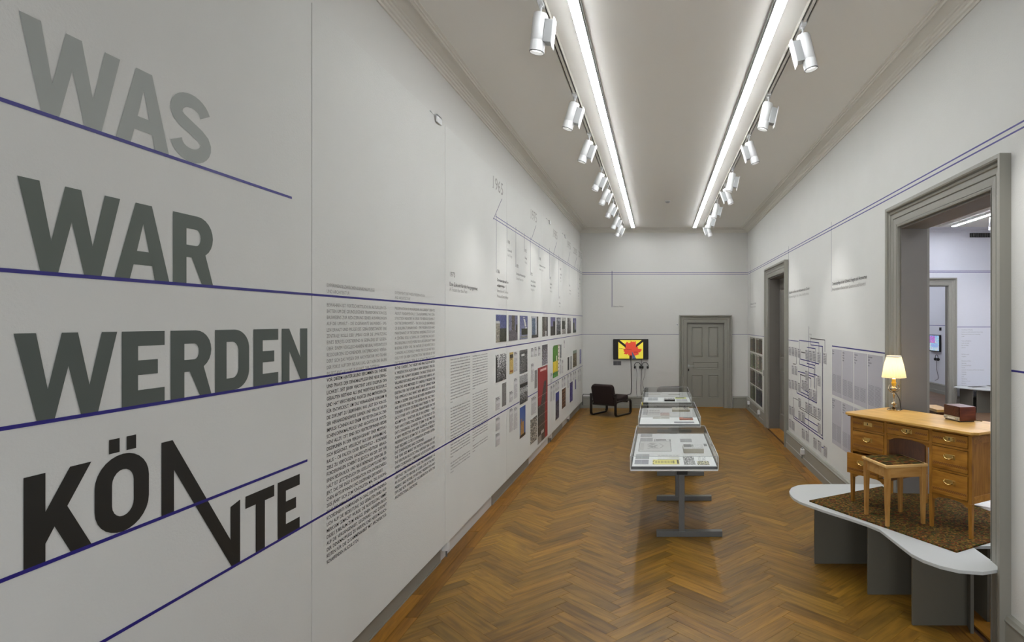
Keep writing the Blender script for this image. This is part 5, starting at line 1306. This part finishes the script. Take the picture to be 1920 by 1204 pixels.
# ---- desk, local frame: x along the front, y into the doorway, z up
ZC = HP + .012
D0 = (1.655, 5.37, ZC)
desk = thing('writing_desk', 'honey coloured oak pedestal desk with brass handles standing on the platform', 'desk', mtx=dm(D0))
TH = 1.325 - ZC; DW, DD = 1.11, .52
ch = .035
obj('desk_top', MB().prism([(-.045, .0), (-.02, -.04), (DW + .02, -.04), (DW + .055, .0), (DW + .055, DD + .01), (-.045, DD + .01)], TH - .019, TH), M['oaktop'], desk, bevel=.003)
obj('top_moulding', MB().box(-.02, DW + .02, -.015, DD, TH - .034, TH - .0192), M['oak'], desk, bevel=.003)
zb1, zt1 = .245, TH - .034       # pedestal bottom / top
def pedestal(x0, x1):
    for xa in (x0, x1 - .026):
        for ya in (0, DD - .03): obj('corner_post', MB().box(xa, xa + .026, ya, ya + .03, zb1, zt1), M['oakz'], desk, bevel=.002)
    p = obj('back_board', MB().box(x0 + .026, x1 - .026, DD - .02, DD - .008, zb1, zt1), M['oakz'], desk)
    obj('bottom_rail', MB().box(x0 + .026, x1 - .026, .006, .03, zb1, zb1 + .014), M['oak'], desk)
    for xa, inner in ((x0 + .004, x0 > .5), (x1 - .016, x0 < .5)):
        obj('side_board', MB().box(xa, xa + .012, .03, DD - .03, zb1, zt1), M['oakd'] if inner else M['oakz'], desk)  # boards facing the knee-hole: its shade is painted in as darker oak
    for y in (.0, DD - .03):
        for x in (x0 + .013, x1 - .013):
            obj('leg', MB().taper((x, y + .015, 0), (x, y + .015, zb1), .011, .0155), M['oakz'], desk)
    return p
pedestal(0, .379); pedestal(.768, DW)
# side panel rail of the right pedestal
for z0, z1 in ((zb1, zb1 + .05), (zt1 - .06, zt1)): obj('side_rail', MB().box(DW - .004, DW + .0, .03, DD - .03, z0, z1), M['oak'], desk, bevel=.001)
def arch(x0, x1, z0, rise, y=.008, t=.016, top=None):
    top = top or z0 + rise + .02; n = 10
    pts = [(x0, z0)] + [(x0 + .02 + (x1 - x0 - .04) * k / n, z0 + rise * math.sin(math.pi * k / n) ** .5) for k in range(n + 1)] + [(x1, z0), (x1, top), (x0, top)]
    return MB().prism(pts, y, y + t, 'y')
obj('apron', arch(.379, .768, .59, .03, top=.635), M['oak'], desk)
obj('apron', arch(.026, .353, .215, .03, top=.25), M['oak'], desk); obj('apron', arch(.794, DW - .026, .215, .03, top=.25), M['oak'], desk)
def drawer(x0, x1, z0, z1, kind, out=0.0):
    g = .003
    d = empty('drawer'); d.parent = desk; d.location = (0, -out, 0)
    obj('drawer_front', MB().box(x0 + g, x1 - g, -.004, .014, z0 + g, z1 - g), M['oak'], d, bevel=.002)
    obj('drawer_box', MB().box(x0 + .012, x0 + .02, .014, .42, z0 + .01, z1 - .02).box(x1 - .02, x1 - .012, .014, .42, z0 + .01, z1 - .02).box(x0 + .012, x1 - .012, .014, .42, z0 + .01, z0 + .018), M['pinex'], d)
    xc = (x0 + x1) / 2; 
    if kind in ('top', 'plate'):
        zc = (z0 + z1) / 2 + .004
        w2 = (x1 - x0) / 2
        for sg in (-1, 1):
            obj('inlay', MB().box(xc + sg * w2 * .66 - w2 * .27, xc + sg * w2 * .66 + w2 * .27, -.0055, -.0035, zc - .010, zc + .005), M['inlay'], d)
    else:
        zc = z1 - (z1 - z0) * .38
        obj('inlay', MB().box(x0 + .01, x1 - .01, -.0055, -.0035, z0 + .034, z0 + .05), M['inlay'], d)
        obj('moulding', MB().box(x0 + .01, x1 - .01, -.007, -.003, z0 + .022, z0 + .027), M['oak'], d)
    pl = .040
    obj('handle_plate', MB().box(xc - pl, xc + pl, -.0065, -.004, zc - .013, zc + .017).box(xc + pl - .010, xc + pl + .008, -.0075, -.004, zc - .016, zc + .015), M['mess'], d, bevel=.0015)
    if kind != 'plate':
        arcp = [(xc - .036 + .036 * (1 - math.cos(math.radians(a))), -.018, zc + .006 - .023 * math.sin(math.radians(a))) for a in range(0, 181, 15)]
        obj('handle', MB().tube([(xc - .036, -.006, zc + .012)] + arcp + [(xc + .036, -.006, zc + .012)], .0042, 8), M['brass'], d, smooth=True)
    if kind in ('top', 'plate'): obj('keyhole', MB().box(xc - .003, xc + .003, -.0085, -.006, zc - .006, zc + .010), M['dark'], d)
    return d
def rail(x0, x1, z0, z1): obj('rail', MB().box(x0, x1, .002, .02, z0, z1), M['oak'], desk, bevel=.002)
ztop0 = 1.196 - ZC; zmid0, zmid1 = 1.015 - ZC, 1.178 - ZC; zlow0, zlow1 = .822 - ZC, .998 - ZC
for x0, x1 in ((.026, .353), (.794, DW - .026)):
    drawer(x0, x1, ztop0, zt1 - .004, 'plate' if x0 < .1 else 'top'); rail(x0, x1, zmid1, ztop0)
    drawer(x0, x1, zmid0, zmid1, 'low'); rail(x0, x1, zlow1, zmid0)
    drawer(x0, x1, zlow0, zlow1, 'low', .07 if x0 < .1 else 0)
drawer(.379, .768, ztop0 + .004, zt1 - .004, 'top'); rail(.379, .768, ztop0 - .014, ztop0 + .004)

# ---- table lamp
lx, ly = 2.074, 5.49
lamp = thing('table_lamp', 'lit table lamp with cream pleated shade and ornate metal foot on the desk', 'lamp', (lx, ly, 1.325))
obj('foot', MB().lathe([(.001, .0), (.058, .0), (.060, .006), (.052, .012), (.038, .016), (.026, .024), (.012, .030), (.001, .031)], 32, cap=False), M['nickel'], lamp, smooth=True)
obj('column', MB().lathe([(.008, .028), (.009, .045), (.024, .052), (.026, .058), (.012, .068), (.007, .075), (.006, .10), (.009, .135), (.012, .142), (.006, .150), (.007, .158)], 24), M['nickel'], lamp, smooth=True)
obj('reservoir', MB().lathe([(.006, .158), (.014, .164), (.026, .172), (.034, .184), (.034, .192), (.028, .202), (.016, .210), (.014, .216)], 28), M['nickel'], lamp, smooth=True)
obj('bracket', MB().tube([(.049 * math.sin(math.radians(a)), 0, .192 - .036 * math.cos(math.radians(a))) for a in range(-100, 101, 12)], .0035, 8), M['nickel'], lamp, smooth=True)
for sg in (-1, 1): obj('knob', MB().tube([(sg * .046, 0, .196), (sg * .043, 0, .214), (sg * .036, 0, .222)], [.005, .004, .007], 8), M['nickel'], lamp, smooth=True)
obj('socket', MB().lathe([(.014, .214), (.019, .216), (.019, .232), (.021, .234), (.021, .246), (.016, .248), (.016, .275)], 24), M['yellow'], lamp, smooth=True)
n = 96; v = []; f = []
for k in range(n):
    a = 2 * math.pi * k / n; rp = (0.0030 if k % 2 else -.0014)
    v += [((.100 + rp * 1.3) * math.cos(a), (.100 + rp * 1.3) * math.sin(a), .288), ((.0805 + rp) * math.cos(a), (.0805 + rp) * math.sin(a), .395), ((.061 + rp * .6) * math.cos(a), (.061 + rp * .6) * math.sin(a), .472)]
for k in range(n):
    j = (k + 1) % n
    for q in range(2): f.append((k * 3 + q, j * 3 + q, j * 3 + q + 1, k * 3 + q + 1))
obj('lamp_shade', MB().add(v, f), M['shade'], lamp, fix=False)
obj('shade_band', MB().lathe([(.0605, .465), (.0635, .465), (.0625, .478), (.0595, .478)], 48, cap=False), M['paper'], lamp)
obj('bulb', MB().lathe([(.012, .275), (.014, .29), (.026, .32), (.028, .335), (.02, .355), (.001, .362)], 20), mat('lit_bulb', (255, 240, 200), emit=(255, 222, 160), estr=6), lamp, smooth=True)
pl_ = bpy.data.lights.new('bulb_light', 'POINT'); pl_.energy = 1.15; pl_.color = (1, .84, .58); pl_.shadow_soft_size = .03
o = bpy.data.objects.new('bulb_light', pl_); C.objects.link(o); o.parent = lamp; o.location = (0, 0, .385)
cord = [(.012, 0, .155), (.03, .0, .13), (.05, 0, .09), (.058, .0, .04), (.066, .0, .006), (.09, .04, .004)]
obj('cord', MB().tube([(p[0] + .0015 * math.sin(i * 2.2), p[1] + .0015 * math.cos(i * 2.2), p[2]) for i, p in enumerate(smooth_path(cord, 10))], .0036, 8), M['lacquer'], lamp, smooth=True)

# ---- radio: local x along its front
ra = Vector((2.29, 5.01)); rb = Vector((2.325, 4.82)); dv = (rb - ra).normalized()
wr_ = .195; nv = Vector((-dv.y, dv.x))
if nv.x < 0: nv = -nv
Mr = Matrix(((dv.x, nv.x, 0, ra.x), (dv.y, nv.y, 0, ra.y), (0, 0, 1, 1.325), (0, 0, 0, 1)))
rad = thing('table_radio', 'small walnut radio with slatted front on the right part of the desk', 'radio', mtx=Mr)
obj('cabinet', MB().box(0, wr_, .006, .145, .008, .118), M['walnut'], rad, bevel=.003)
obj('foot_plinth', MB().box(.008, wr_ - .008, .012, .135, 0, .008), M['black'], rad)
obj('speaker_cloth', MB().box(.006, wr_ - .006, .002, .006, .040, .112), M['lacquer'], rad)
for k in range(14):
    zz = .044 + k * .0048
    obj('slat', MB().box(.007, wr_ - .007, -.001, .003, zz, zz + .0026), M['walnut'], rad)
obj('dial_panel', MB().box(.004, wr_ - .004, .001, .006, .010, .037), M.setdefault('cream', mat('cream_dial', (196, 188, 166), .4)), rad)
for x in (.022, wr_ - .022): obj('knob', MB().lathe([(.008, 0), (.008, .008), (.006, .010)], 18).xf(Matrix.Translation((x, .001, .023)) @ Matrix.Rotation(math.pi / 2, 4, 'X')), M['silver'], rad, smooth=True)
for k in range(6): obj('button', MB().box(.055 + k * .015, .066 + k * .015, -.003, .001, .016, .026), M['paper'], rad)
obj('cable', MB().tube(smooth_path([(wr_ * .6, .147, .02), (wr_ * .7, .18, .005), (wr_ * .95, .19, .004), (wr_ * 1.0, .20, .004)]), .003, 6), M['black'], rad)

# ---- stool
st = thing('pine_stool', 'square pale pine stool with patterned cloth seat in front of the desk', 'stool', (1.843, 4.875, ZC), math.radians(11.5))
hs = .178; SH = 1.025 - ZC
obj('seat_frame', MB().box(-hs, hs, -hs, -hs + .022, SH - .022, SH).box(-hs, hs, hs - .022, hs, SH - .022, SH).box(-hs, -hs + .022, -hs + .022, hs - .022, SH - .022, SH).box(hs - .022, hs, -hs + .022, hs - .022, SH - .022, SH),
    M['pine_rim'], st, bevel=.006)
obj('seat', MB().box(-hs + .022, hs - .022, -hs + .022, hs - .022, SH - .018, SH + .004), M['seatcloth'], st, bevel=.004)
for sx in (-1, 1):
    for sy in (-1, 1):
        obj('leg', MB().taper((sx * (hs - .028), sy * (hs - .028), 0), (sx * (hs - .030), sy * (hs - .030), SH - .022), .0125, .020), M['pine'], st, bevel=.002)
for s in (-1, 1):
    obj('apron', MB().box(-hs + .045, hs - .045, s * (hs - .03) - .008, s * (hs - .03) + .008, SH - .10, SH - .022), M['pinex'], st)
    obj('apron', MB().box(s * (hs - .03) - .008, s * (hs - .03) + .008, -hs + .045, hs - .045, SH - .10, SH - .022), M['pinex'], st)

# ---- small wooden cabinet beyond the desk, on the far half of the platform
cb = thing('wooden_stand', 'narrow pale wooden stand just visible behind the desk beside the door jamb', 'stand', (2.60, 5.83, HP), 0)
obj('top_plate', MB().box(-.075, .075, -.17, .17, .73, .755), M['oaktop'], cb, bevel=.004)
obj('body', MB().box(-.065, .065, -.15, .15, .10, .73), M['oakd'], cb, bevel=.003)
for x in (-.05, .05):
    for y in (-.13, .13): obj('leg', MB().taper((x, y, 0), (x, y, .1), .010, .014), M['oakz'], cb)
# ---- paper stack on the platform behind the right leg
ps = pp(1838, 951, ZC)
st_ = thing('paper_stack', 'few white sheets lying loose under the right end of the desk', 'papers', (ps[0] + .02, ps[1], ZC), .5)
for k in range(4): obj('sheet', MB().box(-.03, .15, -.10, .12, .004 * k, .004 * k + .002).xf(Matrix.Rotation(.18 * k - .2, 4, 'Z')), M['paper'], st_)
